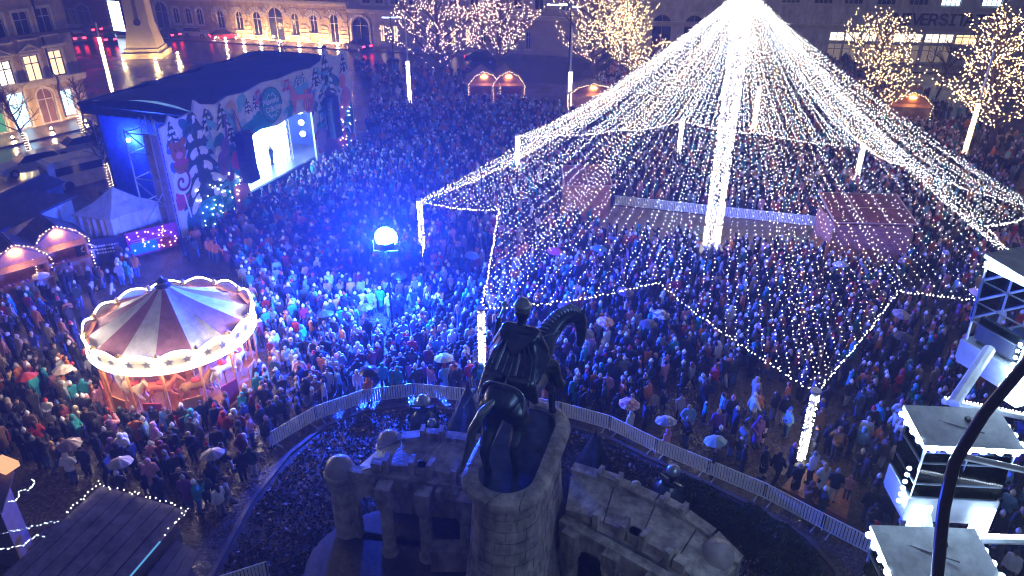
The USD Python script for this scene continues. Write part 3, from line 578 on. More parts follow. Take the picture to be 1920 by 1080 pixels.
for u, z in ((4.6, 2.6), (4.6, 5.2)): part(st, 'side_lamp', MB().ball((3.4, 2.2 if z < 3 else 6.0, z), .14, 1), BEAMB)
m = MB(); nu, nb = 12, 7; G_ = []
for i in range(nu + 1):
    for j in range(nb + 1):
        u, bb = 3.4 + 17.6 * i / nu, .35 + 9.0 * j / nb
        z = 7.3 + .65 * math.sin(PI * (.12 + .80 * j / nb)) - .12 * (i % 2) + .12 * math.sin(i * 1.7 + j)
        G_.append((u, bb, z))
V_ = np.array(G_); F_ = [[i * (nb + 1) + j, (i + 1) * (nb + 1) + j, (i + 1) * (nb + 1) + j + 1, i * (nb + 1) + j + 1] for i in range(nu) for j in range(nb)]
part(st, 'roof', m.add(V_, F_), TARP, True)
for u in (3.4, 21.0): part(st, 'roof_end', MB().prism(sg.Polygon([(.35, 6.9)] + [(.35 + 9.0 * j / 7, 7.22 + .65 * math.sin(PI * (.12 + .80 * j / 7))) for j in range(8)] + [(9.35, 6.9)]), .05, frame((u, 0, 0), (0, 1, 0), (0, 0, 1), (1, 0, 0))), TARP)
part(st, 'roof_edge', MB().tube([(3.4, .3, 7.3), (3.4, 9.4, 7.3), (21, 9.4, 7.3)], .14, 6), TARP)
part(st, 'roof_skirt', MB().box((3.4, 4.9, 7.0), (.06, 9.0, .6)).box((12.2, 9.4, 7.0), (17.6, .06, .6)), TARP)
# scaffold carrying the mural on the left and the blank returning side board
m = MB()
for u in (-.2, 2.2):
    for y in (.5, 2.4): m.cyl((u, y, 0), (u, y, 7.2), .05, None, 5, False)
for z in (1.0, 2.6, 4.2, 5.8, 7.0):
    for y in (.5, 2.4): m.cyl((-.2, y, z), (2.2, y, z), .04, None, 5, False)
    for u in (-.2, 2.2): m.cyl((u, .5, z), (u, 2.4, z), .04, None, 5, False)
for z in (1.0, 2.6, 4.2, 5.8): m.cyl((-.2, .5, z), (-.2, 2.4, z + 1.4), .035, None, 5, False).cyl((2.2, .5, z), (2.2, 2.4, z + 1.4), .035, None, 5, False)
m.cyl((-.2, .5, 0), (-2.5, 2.0, 0), .04, None, 5).cyl((-.2, .5, 3.5), (-2.4, 2.0, .1), .04, None, 5)
part(st, 'scaffold', m, TRUSS)
part(st, 'side_board', MB().box((-.08, .6, 3.5), (.1, 1.1, 7.0)), M('side_board', (.22, .20, .26), rough=.6))
part(st, 'ramp', MB().box((23.2, 1.4, .55), (2.4, 1.6, .2)).box((22.2, .6, 1.0), (.5, .3, 2.0)), M('ramp_grey', (.35, .36, .42)))
# ---------------------------------------------------------------- blue floodlight on a stand in the crowd
fz = 5.0; fp = at(722, 450, fz)
t = thing('floodlight', 'dazzling blue white floodlight on a stand in the middle of the crowd', 'floodlight', (fp[0], fp[1], 0))
part(t, 'stand', MB().cyl((0, 0, 0), (0, 0, fz - .55), .06, .05, 8).cyl((0, 0, .9), (.7, 0, 0), .03, None, 5).cyl((0, 0, .9), (-.4, .6, 0), .03, None, 5).cyl((0, 0, .9), (-.4, -.6, 0), .03, None, 5), BLACK)
part(t, 'yoke', MB().tube([(-.58, 0, fz), (-.58, 0, fz - .56), (.58, 0, fz - .56), (.58, 0, fz)], .04, 6), BLACK)
part(t, 'lamp', MB().ball((0, 0, fz), .22, 2), E('floodlight_blue', (.010, .055, 1.0), 42000.0), True)
part(t, 'front_visor', MB().lathe([(.6, fz - .30), (.6, fz + .03), (.58, fz + .03), (.58, fz - .30)], 12, a0=-PI / 2 - .8, a1=-PI / 2 + .95), BLACK); part(t, 'back_shell', MB().lathe([(.02, .0), (.35, .05), (.56, .25), (.56, .3)], 14).xf(frame((0, .6, fz), (1, 0, 0), (0, 0, 1), (0, -1, 0))), BLACK)

# ---------------------------------------------------------------- tents, trailers, banners and huts on the left
CANVAS = M('white_canvas', (.55, .52, .50), rough=.7, var=.12, scale=1.2, bump=.35, bscale=5, stain=.25)
def wall_quad(mb, a, b, z0, z1, n=10, wob=.04):
    a, b = np.asarray(a, float), np.asarray(b, float); nn = np.array([-(b - a)[1], (b - a)[0]]); nn /= np.linalg.norm(nn)
    v = []
    for i in range(n + 1):
        p = a + (b - a) * i / n + nn * wob * math.sin(i * 2.4)
        v += [[*p, z0], [*p, z1]]
    return mb.add(v, [[2 * i, 2 * i + 2, 2 * i + 3, 2 * i + 1] for i in range(n)])
cL, cM, cR = at(137, 403, 2.6)[:2], at(207, 413, 2.6)[:2], at(300, 380, 2.6)[:2]; cB = cL + cR - cM
ctr = (cL + cR) / 2
t = thing('marquee_tent', 'white canvas marquee with pyramid roof beside the stage scaffold', 'tent', (ctr[0], ctr[1], 0))
l = [p - ctr for p in (cL, cM, cR, cB)]
for k in range(4): part(t, 'wall_panel', wall_quad(MB(), l[k], l[(k + 1) % 4], .05, 2.62, 14), CANVAS)
m = MB()
for k in range(4):
    a, b = l[k] * 1.03, l[(k + 1) % 4] * 1.03; v = [[*a, 2.64], [*b, 2.64], [*(b * .5), 3.15], [*(a * .5), 3.15], [0, 0, 4.0]]
    m.add(v, [[0, 1, 2], [0, 2, 3], [3, 2, 4]])
part(t, 'roof', m, CANVAS); part(t, 'valance', MB().tube([[*(p * 1.03), 2.62] for p in l + l[:1]], .05, 5), CANVAS)
# blue lit trailer with flat dark top
a, b2 = at(20, 425, 2.9)[:2], at(133, 372, 2.9)[:2]; dd = (b2 - a); L_ = np.linalg.norm(dd); dd /= L_; nn = np.array([-dd[1], dd[0]])
t = thing('site_trailer', 'long white site trailer with dark flat roof, left of the marquee', 'trailer', (*((a + b2) / 2 + nn * 1.6), 0), math.atan2(dd[1], dd[0]))
part(t, 'body', MB().box((0, 0, 1.55), (L_, 3.2, 2.6)), M('trailer_white', (.42, .42, .46), rough=.45)); part(t, 'roof', MB().box((-.4, .2, 2.92), (L_ + 1.5, 3.8, .14)), TARP)
for k in range(3): part(t, 'wall_rib', MB().box((-L_ / 2 + L_ * (k + 1) / 4, -1.62, 1.55), (.06, .05, 2.5)), M('trailer_rib', (.3, .3, .34)))
part(t, 'skirt', MB().box((0, 0, .13), (L_ - .3, 2.8, .24)), BLACK)
p = at(25, 372, 2.9)
t = thing('dark_tent', 'long low dark tarpaulin roof at the left edge below the parked cars', 'tent', (p[0] - 1.6, p[1] + 1.0, 0), math.atan2(dd[1], dd[0]) + .05)
part(t, 'roof', MB().add([[-4, -1.5, 2.3], [4, -1.5, 2.3], [4, 0, 2.8], [-4, 0, 2.8], [4, 1.5, 2.3], [-4, 1.5, 2.3]], [[0, 1, 2, 3], [3, 2, 4, 5]]), TARP)
part(t, 'walls', MB().box((0, 0, 1.15), (7.6, 2.6, 2.3)), M('tent_wall_dark', (.08, .08, .11)))
# banners along the fence in front of the marquee
def banner(name, label, p0, p1, z0, z1, mat, deco):
    dd = (p1 - p0)[:2]; L = np.linalg.norm(dd); t = thing(name, label, 'banner', (p0[0], p0[1], 0), math.atan2(dd[1], dd[0]))
    part(t, 'sheet', MB().box((L / 2, 0, (z0 + z1) / 2), (L, .05, z1 - z0)), mat)
    for u in (0, L): part(t, 'post', MB().cyl((u, .06, 0), (u, .06, z1 + .05), .035, None, 6), BLACK)
    deco(t, L); return t
PR = C_('print_white', (.55, .55, .6))
def deco1(t, L):
    for k in range(3):
        for j in range(9): part(t, 'print_stroke', MB().box((L * .42 + j * .14, -.03, 1.25 - .22 * k), (.09, .012, .11 - .03 * (j % 3 == 1))), PR)
    part(t, 'emblem_arc', MB().lathe([(.32, -.01), (.42, -.01), (.42, .01), (.32, .01)], 12, a0=.2, a1=PI - .2).xf(frame((L * .26, -.032, 1.1), (1, 0, 0), (0, 0, 1), (0, -1, 0))), PR)
    for s in (-1, 1): part(t, 'emblem_leg', MB().box((L * .26 + s * .2, -.032, .8), (.1, .012, .45)), PR)
    part(t, 'emblem_bar', MB().box((L * .26, -.032, 1.07), (.8, .012, .08)), PR); part(t, 'small_crest', MB().box((L * .83, -.032, 1.15), (.18, .012, .3)), C_('crest', (.5, .25, .15)))
def deco2(t, L):
    part(t, 'painted_house', MB().box((L * .3, -.032, .65), (1.5, .012, .7)), TEAL)
    r = np.random.default_rng(3)
    for k in range(5): part(t, 'painted_streak', MB().box((r.uniform(.5, L - .5), -.03, r.uniform(.9, 1.6)), (.9, .01, .05), R=np.eye(3)), PINK)
    tag(part(t, 'banner_lights', MB().octas(np.c_[r.uniform(.1, L - .1, 34), np.full(34, -.05), r.uniform(.3, 1.7, 34)], .045), E('banner_bulb', (1.0, .62, .8), 6.0)), kind='stuff')
banner('dark_banner', 'dark fence banner with pale emblem and three lines of small print', at(152, 504), at(243, 490), .15, 1.7, M('banner_navy', (.03, .03, .07), rough=.5), deco1)
banner('magenta_banner', 'magenta fence banner sprinkled with lights beside the stage corner', at(246, 489), at(340, 464), .2, 1.75, M('banner_magenta', (.36, .03, .14), rough=.5), deco2)
# wooden huts
HUTLAMP = E('hut_lamp', (1.0, .60, .20), 110.0)
def hut(label, pos, rz, w=2.6, d=2.2, h=2.2, peak=1.0, group=None, wood=None, bulbs=True, name='market_hut', inner=None):
    wood = wood or WOOD
    t = thing(name, label, 'hut', pos, rz, group)
    for k in range(4): part(t, 'counter_plank', MB().box((0, -d / 2, .12 + .245 * k), (w, .06, .235)), wood)
    part(t, 'counter_top', MB().box((0, -d / 2 - .12, 1.06), (w + .1, .45, .05)), wood)
    part(t, 'back_wall', MB().box((0, d / 2, h / 2), (w, .06, h)), wood)
    for s in (-1, 1):
        part(t, 'side_wall', MB().box((s * w / 2, 0, h / 2), (.06, d - .07, h)), wood); part(t, 'corner_post', MB().box((s * (w / 2 - .05), -d / 2 - .045, h / 2), (.11, .03, h)), wood)
        a = math.atan2(peak, w / 2 + .3)
        for k in range(5):
            yy = -d / 2 - .12 + (d + .3) * (k + .5) / 5
            part(t, 'roof_plank', MB().box((s * (w / 4 + .08), yy, h + peak / 2 - .02), (math.hypot(w / 2 + .3, peak) + .05, (d + .3) / 5 - .02, .06), R=np.array([[math.cos(a), 0, s * math.sin(a)], [0, 1, 0], [-s * math.sin(a), 0, math.cos(a)]])), ROOFBROWN)
    gb = sg.Polygon([(-w / 2, h), (w / 2, h), (w * .32, h + peak * .62), (0, h + peak * .9), (-w * .32, h + peak * .62)])
    part(t, 'gable_board', MB().prism(gb, .05, XZ(-d / 2)), wood)
    part(t, 'awning', MB().box((0, -d / 2 - .28, h - .12), (w * .95, .5, .05), R=np.array([[1, 0, 0], [0, .94, -.34], [0, .34, .94]])), wood)
    part(t, 'gable_lamp', MB().box((0, -d / 2 - .16, h + peak * .55), (.5, .06, .08)), HUTLAMP); part(t, 'inside_lamp', MB().ball((0, 0, h - .1), .07, 1), inner or HUTLAMP)
    if bulbs:
        P_ = resample([(-w / 2 - .1, -d / 2 - .18, .3), (-w / 2 - .14, -d / 2 - .18, h - .1), (-w * .3, -d / 2 - .18, h + peak * .66), (0, -d / 2 - .18, h + peak), (w * .3, -d / 2 - .18, h + peak * .66), (w / 2 + .14, -d / 2 - .18, h - .1), (w / 2 + .1, -d / 2 - .18, .3)], .2)
        tag(part(t, 'bulb_garland', MB().octas(P_ + rng.normal(0, .03, P_.shape), .036), BULB_G), kind='stuff')
    for k in range(6): part(t, 'goods', MB().ball((-w * .35 + .16 * k * w / 2, -d / 2 - .1, 1.16), .08, 0), (C_('goods_red', (.5, .05, .06)), C_('goods_cream', (.6, .5, .35)), C_('goods_purple', (.3, .03, .2)))[k % 3])
    return t
HG = None
hp = at(112, 515); hut('orange lit wooden hut with bulb arch, beside the dark banner', hp + [0.0, .3, 0], .8, 2.7, 2.4, 2.2, 1.1)
hp = at(38, 553); hut('orange lit wooden hut with bulb arch, at the left edge', hp + [0, .3, 0], .8, 2.7, 2.4, 2.2, 1.1)
hut('small lit hut behind the crowd, left of a pair under the fairy light trees', at(906, 190), .12, 3.0, 3.6, 2.3, 1.2); hut('small lit hut behind the crowd, right of a pair under the fairy light trees', at(950, 190), .12, 3.0, 3.6, 2.3, 1.2)
hut('hut with bright white interior beyond the canopy slope on the right', at(1690, 236), -.2, 3.4, 2.6, 2.4, 1.1, inner=E('hut_inside_white', (.8, .9, 1.0), 160.0))
hut('white lit stall half hidden behind the canopy slope, by the wrapped lamp pole', at(1105, 212), .1, 4.6, 2.6, 2.3, .9, inner=E('hut_inside_white', (.8, .9, 1.0), 160.0))
# dark hut roofs in front at the bottom left
def roof_hut(label, corners, z, mat, planks=10):
    c = [at(x, y, z)[:2] for x, y in corners]; ctr = sum(c) / 4
    e1 = c[1] - c[0]; ang = math.atan2(e1[1], e1[0]); R2 = rotz(-ang)[:2, :2]; l = [R2 @ (p - ctr) for p in c]
    t = thing('market_hut', label, 'hut', (*ctr, 0), ang)
    for k in range(planks):
        a0, a1 = (k + .04) / planks, (k + .96) / planks
        q = [l[0] + (l[1] - l[0]) * a0, l[0] + (l[1] - l[0]) * a1, l[3] + (l[2] - l[3]) * a1, l[3] + (l[2] - l[3]) * a0]
        part(t, 'roof_board', MB().prism(sg.Polygon(q), .05, frame((0, 0, z - .05 + .012 * (k % 3)), (1, 0, 0), (0, 1, 0), (0, 0, 1))), mat)
    part(t, 'body', MB().prism(sg.Polygon(l).buffer(-.25), z - .12), M('hut_grey_wood', (.16, .12, .12), rough=.6, var=.25)); return t, l
t, l = roof_hut('large flat boarded hut roof edged with fairy lights, front left', ((188, 910), (352, 958), (205, 1130), (-20, 1100)), 2.9, M('boards_violet', (.22, .15, .15), rough=.35, var=.35, scale=2.5, bump=.4, stain=.45, streak=1.0), 7)
P_ = np.vstack([resample(np.c_[[l[3] * .35 + l[0] * .65, l[0], l[1], l[1] * .62 + l[2] * .38], [3.0] * 4], .11)])
keep = rng.random(len(P_)) < .75
tag(part(t, 'fairy_lights', MB().octas(P_[keep] + rng.normal(0, .035, (keep.sum(), 3)), .022), E('roof_bulb', (.95, .88, .7), 6.0)), kind='stuff')
part(t, 'gutter_tube', MB().cyl((*(l[1] * .62 + l[2] * .38), 2.95), (*(l[1] * .15 + l[2] * .85), 2.95), .03, None, 6), E('roof_tube', (.12, .42, .8), .6))
t, l = roof_hut('lower pale counter hut beside the boarded roof, bottom left', ((330, 1012), (372, 1035), (330, 1130), (240, 1120)), 2.3, M('boards_pale', (.20, .15, .14), rough=.5, var=.25), 3)
t, l = roof_hut('dark roofed hut with orange window cut by the left edge', ((-60, 850), (28, 885), (5, 960), (-110, 940)), 2.8, M('boards_dark', (.05, .035, .035), rough=.5), 4)
part(t, 'lit_window', MB().box((*(l[1] * .8 + l[0] * .2 + [0, .0]), 2.95), (.8, .5, .2)), E('hut_window_orange', (1.0, .45, .22), .9))
def garland(label, pts, step, mat, r=.03, jit=.04, sagd=.0):
    P_ = resample(pts, step); P_ = P_ + rng.normal(0, jit, P_.shape)
    t = thing('light_garland', label, 'string lights', (0, 0, 0)); part(t, 'wire', MB().tube(pts, .012, 3), WIRE); tag(part(t, 'bulbs', MB().octas(P_, r), mat), kind='stuff'); return t
garland('crooked string of white lights over the dark hut at the left edge', [at(x, y, 2.6) for x, y in ((16, 942), (32, 938), (36, 922), (55, 917), (66, 905), (60, 900))], .06, BULB_C, .018, .015)
garland('upper of two strings of small blue white lights at the lower left edge', [at(x, y, 2.5) for x, y in ((-10, 1003), (40, 992), (110, 976))], .09, BULB_C, .015, .02)
garland('lower of two strings of small blue white lights at the lower left edge', [at(x, y, 2.5) for x, y in ((-10, 1032), (30, 1024), (50, 1018), (62, 1008), (97, 1004))], .07, BULB_C, .018, .02)

# ---------------------------------------------------------------- cars
def car(label, pos, rz, paint_, lights='tail', scale=1.0, group='cars on the roads round the square', kind='estate'):
    t = thing('parked_car', label, 'car', pos, rz, group); s = scale; m = MB()
    prof = [(-2.15, .35), (-2.2, .75), (-2.05, .98), (-1.75, 1.42), (-.9, 1.5), (.3, 1.46), (1.0, .98), (1.95, .84), (2.2, .62), (2.2, .35)] if kind == 'estate' else [(-2.2, .35), (-2.25, .8), (-1.9, 1.0), (-1.35, 1.05), (-.8, 1.44), (.3, 1.42), (1.0, .98), (1.95, .84), (2.2, .6), (2.2, .35)]
    body = [(x, min(z, .98)) for x, z in prof]; roof = [p for p in prof if p[1] >= .97]
    pl = sg.Polygon([(-2.15, .3), (2.2, .3), (2.22, .6), (1.95, .84), (1.0, .97), (-2.1, .99), (-2.22, .75)])
    for cx in (-1.35, 1.35): pl = pl.difference(sg.Point(cx, .32).buffer(.38))
    part(t, 'body', MB().prism(pl.simplify(.01), 1.74, XZ(.87)), paint_)
    cab = sg.Polygon([(x, z) for x, z in roof] if len(roof) > 3 else prof); hi, lo_ = 1.42, 1.70
    v = []
    for x, z in roof:
        wv = .80 - .16 * (z - .97) / .5; v += [[x, -wv, z], [x, wv, z]]
    n = len(roof); F_ = [[2 * i, 2 * i + 2, 2 * i + 3, 2 * i + 1] for i in range(n - 1)]
    mid = np.mean(v, 0); sides = []
    for sd in (0, 1): sides += [[2 * 0 + sd, 2 * i + sd, 2 * (i + 1) + sd] for i in range(1, n - 1)]
    part(t, 'glasshouse', MB().add(v, F_).add(v, sides), DARKPANE)
    rt = [p for p in roof if p[1] > 1.4]
    part(t, 'roof', MB().box(((rt[0][0] + rt[-1][0]) / 2, 0, 1.49), (rt[-1][0] - rt[0][0] + .1, 1.26, .06)), paint_)
    for sx in (-1.35, 1.35):
        for sy in (-.78, .78):
            w = part(t, 'wheel', MB().cyl((sx, sy - .1, .32), (sx, sy + .1, .32), .32, None, 14), BLACK); part(w, 'rim', MB().cyl((sx, sy - .11, .32), (sx, sy + .11, .32), .19, None, 8), STEEL)
    for sy in (-.62, .62):
        part(t, 'tail_light', MB().box((-2.2, sy, .78), (.08, .46, .24)), E('tail_light_on', (1.0, .02, .04), 11.0) if lights == 'tail' else C_('tail_red', (.3, .01, .01)))
        part(t, 'headlight', MB().box((2.1, sy, .68), (.16, .34, .14)), E('headlight_on', (1.0, .95, .85), 22.0) if lights == 'head' else M('lamp_glass', (.5, .5, .5), rough=.15))
    for sy in (-.93, .93): part(t, 'mirror', MB().box((.75, sy, 1.02), (.12, .16, .12)), paint_)
    return t
WHITE = M('car_white', (.62, .62, .62), rough=.25, var=.05, coat=.5); RED_ = M('car_red', (.25, .02, .02), rough=.25, coat=.5); DGREY = M('car_dark', (.03, .03, .04), rough=.25, coat=.5); SILV = M('car_silver', (.4, .41, .43), rough=.3, metal=.4)
fl = math.atan2(LD[1], LD[0])
car('white estate car facing the viewer, left of two parked below the cream house', at(60, 322), fl - .15, WHITE, 'off', 1.0)
t = car('white saloon with red bumper parked behind the first white car', at(148, 288), fl - .15, WHITE, 'off', 1.0)
part(t, 'bumper', MB().box((2.2, 0, .45), (.1, 1.5, .22)), RED_)
far = math.atan2(BD[1], BD[0])
for (x, y, a, m_, l_, lab, k) in ((148, 78, PI / 2 + .6, WHITE, 'tail', 'white car among red tail lights nearest the cream house corner', 'estate'), (172, 62, PI / 2 + .9, RED_, 'tail', 'red car with lit tail lights farthest back on the left', 'estate'), (208, 80, PI / 2 + .5, DGREY, 'tail', 'dark car showing bright red tail lights, left of the stone column', 'saloon'),
        (318, 72, PI / 2 + .9, DGREY, 'tail', 'dark car with red tail lights just right of the stone column', 'saloon'), (372, 70, far, WHITE, 'off', 'white estate car parked in front of the tan building', 'estate'), (424, 75, PI / 2 - 1.1, RED_, 'tail', 'dark red car with glowing tail light before the ochre arcade', 'saloon'), (345, 47, far, SILV, 'off', 'silver car tucked against the tan building wall', 'estate'), (672, 94, PI / 2 + .8, DGREY, 'tail', 'dark car with red tail lights just behind the right end of the stage', 'saloon'), (905, 118, far, DGREY, 'tail', 'car with red tail lights glimpsed between the fairy light trees', 'saloon')):
    car(lab, at(x, y), a, m_, l_, kind=k)
# white coach behind the trailer
p = at(176, 338)
t = thing('coach', 'white coach parked between the white cars and the stage scaffold', 'coach', (p[0], p[1], 0), fl - .1); UsdGeom.Xformable(stage.GetPrimAtPath(t)).AddScaleOp().Set((.74, .82, .76))
pl = affinity.translate(sg.box(-4.2, .35, 4.2, 2.7).buffer(.25, join_style=1).buffer(-.1), 0, 0)
part(t, 'body', MB().prism(pl, 2.3, XZ(1.15)), WHITE); part(t, 'side_windows', MB().box((0, -1.16, 1.95), (7.4, .03, .75)).box((0, 1.16, 1.95), (7.4, .03, .75)), DARKPANE); part(t, 'windscreen', MB().box((4.36, 0, 1.8), (.04, 2.0, 1.1)), DARKPANE)
part(t, 'roof', MB().box((0, 0, 2.9), (7.8, 2.1, .12)), WHITE)
for sx in (-2.6, 2.8):
    for sy in (-1.05, 1.05): part(t, 'wheel', MB().cyl((sx, sy - .15, .45), (sx, sy + .15, .45), .45, None, 14), BLACK)

# ---------------------------------------------------------------- carousel
cc = np.array([-14.45, 27.4, 0])
t = thing('carousel', 'round carousel with faded red and white striped roof and blazing rim of lights', 'carousel', cc, 0)
RW, RR = M('canopy_pale', (.60, .56, .58), rough=.7, var=.15, scale=1.5, bump=.5, bscale=3, stain=.25, streak=1.0), M('canopy_red', (.34, .15, .20), rough=.7, var=.2, scale=1.5, bump=.5, bscale=3, stain=.25, streak=1.0)
NG, RO, ZR, ZA = 14, 3.14, 3.45, 5.05
for k in range(NG):
    a0, a1 = 2 * PI * k / NG - .03, 2 * PI * (k + 1) / NG - .03; rows = []
    for f in np.linspace(0, 1, 7):
        r = .25 + (RO - .25) * f; z = ZA - (ZA - ZR) * (f ** .85)
        for g_ in np.linspace(0, 1, 5): a = a0 + (a1 - a0) * g_; rows.append((r * math.cos(a), r * math.sin(a), z - .16 * f * math.sin(PI * g_)))
    part(t, 'canopy_panel', MB().add(rows, [[i * 5 + j, i * 5 + j + 1, (i + 1) * 5 + j + 1, (i + 1) * 5 + j] for i in range(6) for j in range(4)]), RR if k % 2 else RW, True)
part(t, 'finial', MB().lathe([(.28, 0), (.34, .1), (.2, .2), (.26, .3), (.08, .42), (0, .6)], 12, (0, 0, ZA - .05)), M('finial_bronze', (.12, .09, .08), rough=.4, metal=.5))
RIM = E('carousel_rim_light', (1.0, .86, .64), 60.0)
GOLDM = M('gilded_trim', (.45, .30, .12), rough=.4, metal=.4)
def crest(a): return .34 + .26 * abs(math.sin(a * NG / 2))
an = np.linspace(0, 2 * PI, 169)
for k in range(NG):
    q = np.linspace(2 * PI * k / NG, 2 * PI * (k + 1) / NG, 11); v = []
    for a in q: v += [((RO + .12) * math.cos(a), (RO + .12) * math.sin(a), ZR - .55), ((RO + .12) * math.cos(a), (RO + .12) * math.sin(a), ZR - .3 + crest(a))]
    p_ = part(t, 'rounding_board', MB().add(v, [[2 * i, 2 * i + 2, 2 * i + 3, 2 * i + 1] for i in range(10)]), M('rounding_board_cream', (.55, .47, .36), rough=.5))
    for f in (.27, .73):
        am = q[0] + (q[-1] - q[0]) * f; st_ = sg.Polygon([((.20 if i % 2 == 0 else .085) * math.sin(i * PI / 5), (.20 if i % 2 == 0 else .085) * math.cos(i * PI / 5)) for i in range(10)])
        o = np.array([math.cos(am), math.sin(am), 0]); part(p_, 'star', MB().prism(st_, .03, frame(o * (RO + .13) + [0, 0, ZR - .12], (-o[1], o[0], 0), (0, 0, 1), o)), M('star_grey', (.22, .20, .24)))
    am = q[0]; o = np.array([math.cos(am), math.sin(am), 0]); part(t, 'gilded_crown', MB().lathe([(.02, 0), (.14, .05), (.08, .15), (.13, .25), (0, .4)], 8, o * (RO + .12) + [0, 0, ZR - .05]), GOLDM)
top = np.array([((RO + .2) * math.cos(a), (RO + .2) * math.sin(a), ZR - .27 + crest(a)) for a in an]); bot = np.array([((RO + .2) * math.cos(a), (RO + .2) * math.sin(a), ZR - .55) for a in an])
tag(part(t, 'upper_rim_lights', MB().octas(resample(top, .085), .05), RIM), kind='stuff'); tag(part(t, 'lower_rim_lights', MB().octas(resample(bot, .085), .05), RIM), kind='stuff')
P_ = np.array([((RO + .19) * math.cos(a), (RO + .19) * math.sin(a), z) for a in np.arange(0, 2 * PI, 2 * PI / NG) for z in np.linspace(ZR - .5, ZR + .1, 8)]); tag(part(t, 'board_lights', MB().octas(P_, .045), RIM), kind='stuff')
part(t, 'platform', MB().lathe([(0, .42), (3.25, .42), (3.3, .38), (3.3, .1), (0, .1)], 42), M('platform_red', (.30, .10, .05), rough=.4))
part(t, 'centre_drum', MB().lathe([(1.0, .42), (1.0, 3.2), (1.3, 3.4), (1.3, 3.5)], 12), M('drum_orange', (.55, .22, .07), rough=.4))
for k in range(10):
    a = 2 * PI * k / 10; part(t, 'drum_mirror', MB().box((1.03 * math.cos(a), 1.03 * math.sin(a), 1.9), (.04, .4, 1.6), a), M('mirror_warm', (.7, .5, .3), rough=.1, metal=.9))
INNER = E('carousel_inner_bulb', (1.0, .40, .12), 60.0)
P_ = np.array([(r * math.cos(a), r * math.sin(a), 3.3) for r, n in ((1.5, 14), (2.3, 20), (3.0, 30)) for a in np.arange(n) * 2 * PI / n]); tag(part(t, 'ceiling_bulbs', MB().octas(P_, .05), INNER), kind='stuff')
def hull(*sph):
    B = ICO[1][0]; return manifold3d.Manifold.hull_points(np.vstack([B * r + np.asarray(c, float) for c, r in sph]).astype(np.float32))
def union(l):
    return manifold3d.Manifold.batch_boolean(l, manifold3d.OpType.Add)
def m2(mf):
    m = mf.to_mesh(); return np.array(m.vert_properties[:, :3], float), np.array(m.tri_verts, int)
def horse_mesh(refine=None, statue=False, crouch=0):
    S = lambda x, y, z, r: ((x, y, z), r)
    L = [hull(S(0, -.72, 1.34, .31), S(0, -.3, 1.30, .32)), hull(S(0, -.3, 1.30, .33), S(0, .4, 1.24, .34)), hull(S(0, .4, 1.28, .33), S(0, .58, 1.32, .26)), hull(S(0, .3, 1.48, .18), S(0, .55, 1.4, .26))]
    if statue: nk = [S(0, .58, 1.42, .27), S(.05, .86, 1.62, .195), S(.14, 1.10, 1.76, .165), S(.26, 1.33, 1.80, .14), S(.35, 1.50, 1.70, .12)]; hd = [S(.37, 1.54, 1.65, .135), S(.41, 1.59, 1.38, .105), S(.41, 1.53, 1.16, .075)]
    else: nk = [S(0, .58, 1.42, .25), S(0, .85, 1.75, .19), S(0, 1.02, 2.02, .14)]; hd = [S(0, 1.05, 2.05, .13), S(0, 1.28, 1.88, .10), S(0, 1.48, 1.66, .07)]
    for a, b_ in zip(nk, nk[1:]): L.append(hull(a, b_))
    for a, b_ in zip(hd, hd[1:]): L.append(hull(a, b_))
    c0 = hd[0][0]
    for s in (-1, 1): L.append(hull(S(c0[0] + s * .07, c0[1] - .02, c0[2] + .1, .04), S(c0[0] + s * .09, c0[1] - .03, c0[2] + .24, .015)))
    for s in (-1, 1):
        dy = .12 * s * (1 if statue else 0)
        J = [S(s * .17, -.72, 1.2, .23), S(s * .2, -.62 + dy, .86, .145), S(s * .19, -.9 + dy, .52, .08), S(s * .19, -.84 + dy, .16, .055), S(s * .19, -.79 + dy, .06, .075)]
        if statue and s > 0: K = [S(s * .2, .5, 1.1, .18), S(s * .19, .62, .84, .115), S(s * .18, .82, .55, .075), S(s * .18, .86, .16, .052), S(s * .18, .93, .05, .075)]
        elif statue: K = [S(s * .2, .5, 1.1, .18), S(s * .19, .5, .84, .115), S(s * .18, .55, .47, .075), S(s * .18, .53, .14, .052), S(s * .18, .59, .05, .075)]
        else: K = [S(s * .2, .5, 1.1, .17), S(s * .19, .62, .84, .11), S(s * .18, .92, .72, .075), S(s * .18, .82, .42, .05), S(s * .18, .8, .34, .06)]
        for J_ in (J, K):
            for a, b_ in zip(J_, J_[1:]): L.append(hull(a, b_))
    if not statue: L += [hull(S(0, -1.0, 1.4, .08), S(0, -1.2, 1.1, .09)), hull(S(0, -1.2, 1.1, .09), S(0, -1.25, .75, .04))]
    mf = union(L)
    if refine:
        mf = mf.refine_to_length(refine); v, f = m2(mf); q = trimesh.Trimesh(v, f, process=True); trimesh.smoothing.filter_taubin(q, iterations=12); return np.array(q.vertices), np.array(q.faces)
    return m2(mf)
hv, hf = horse_mesh()
HC = [C_('horse_cream', (.62, .45, .30)), C_('horse_red', (.55, .14, .07)), C_('horse_brown', (.35, .15, .06)), C_('horse_white', (.65, .6, .55))]
for k in range(12):
    a = 2 * PI * k / 12 + .1; R = rotz(a); v = (hv * .62) @ R.T + np.array([2.45 * math.cos(a), 2.45 * math.sin(a), .75 + .2 * (k % 2)])
    h_ = part(t, 'carousel_horse', (v, hf), HC[k % 4], 50)
    part(h_, 'saddle', MB().ball((2.45 * math.cos(a), 2.45 * math.sin(a), 1.78 + .2 * (k % 2)), .2, 1, (1, 1, .4)), C_('saddle', (.5, .05, .05)))
    part(t, 'brass_pole', MB().cyl((2.45 * math.cos(a), 2.45 * math.sin(a), .42), (2.45 * math.cos(a), 2.45 * math.sin(a), 3.4), .03, None, 6), GOLDM)
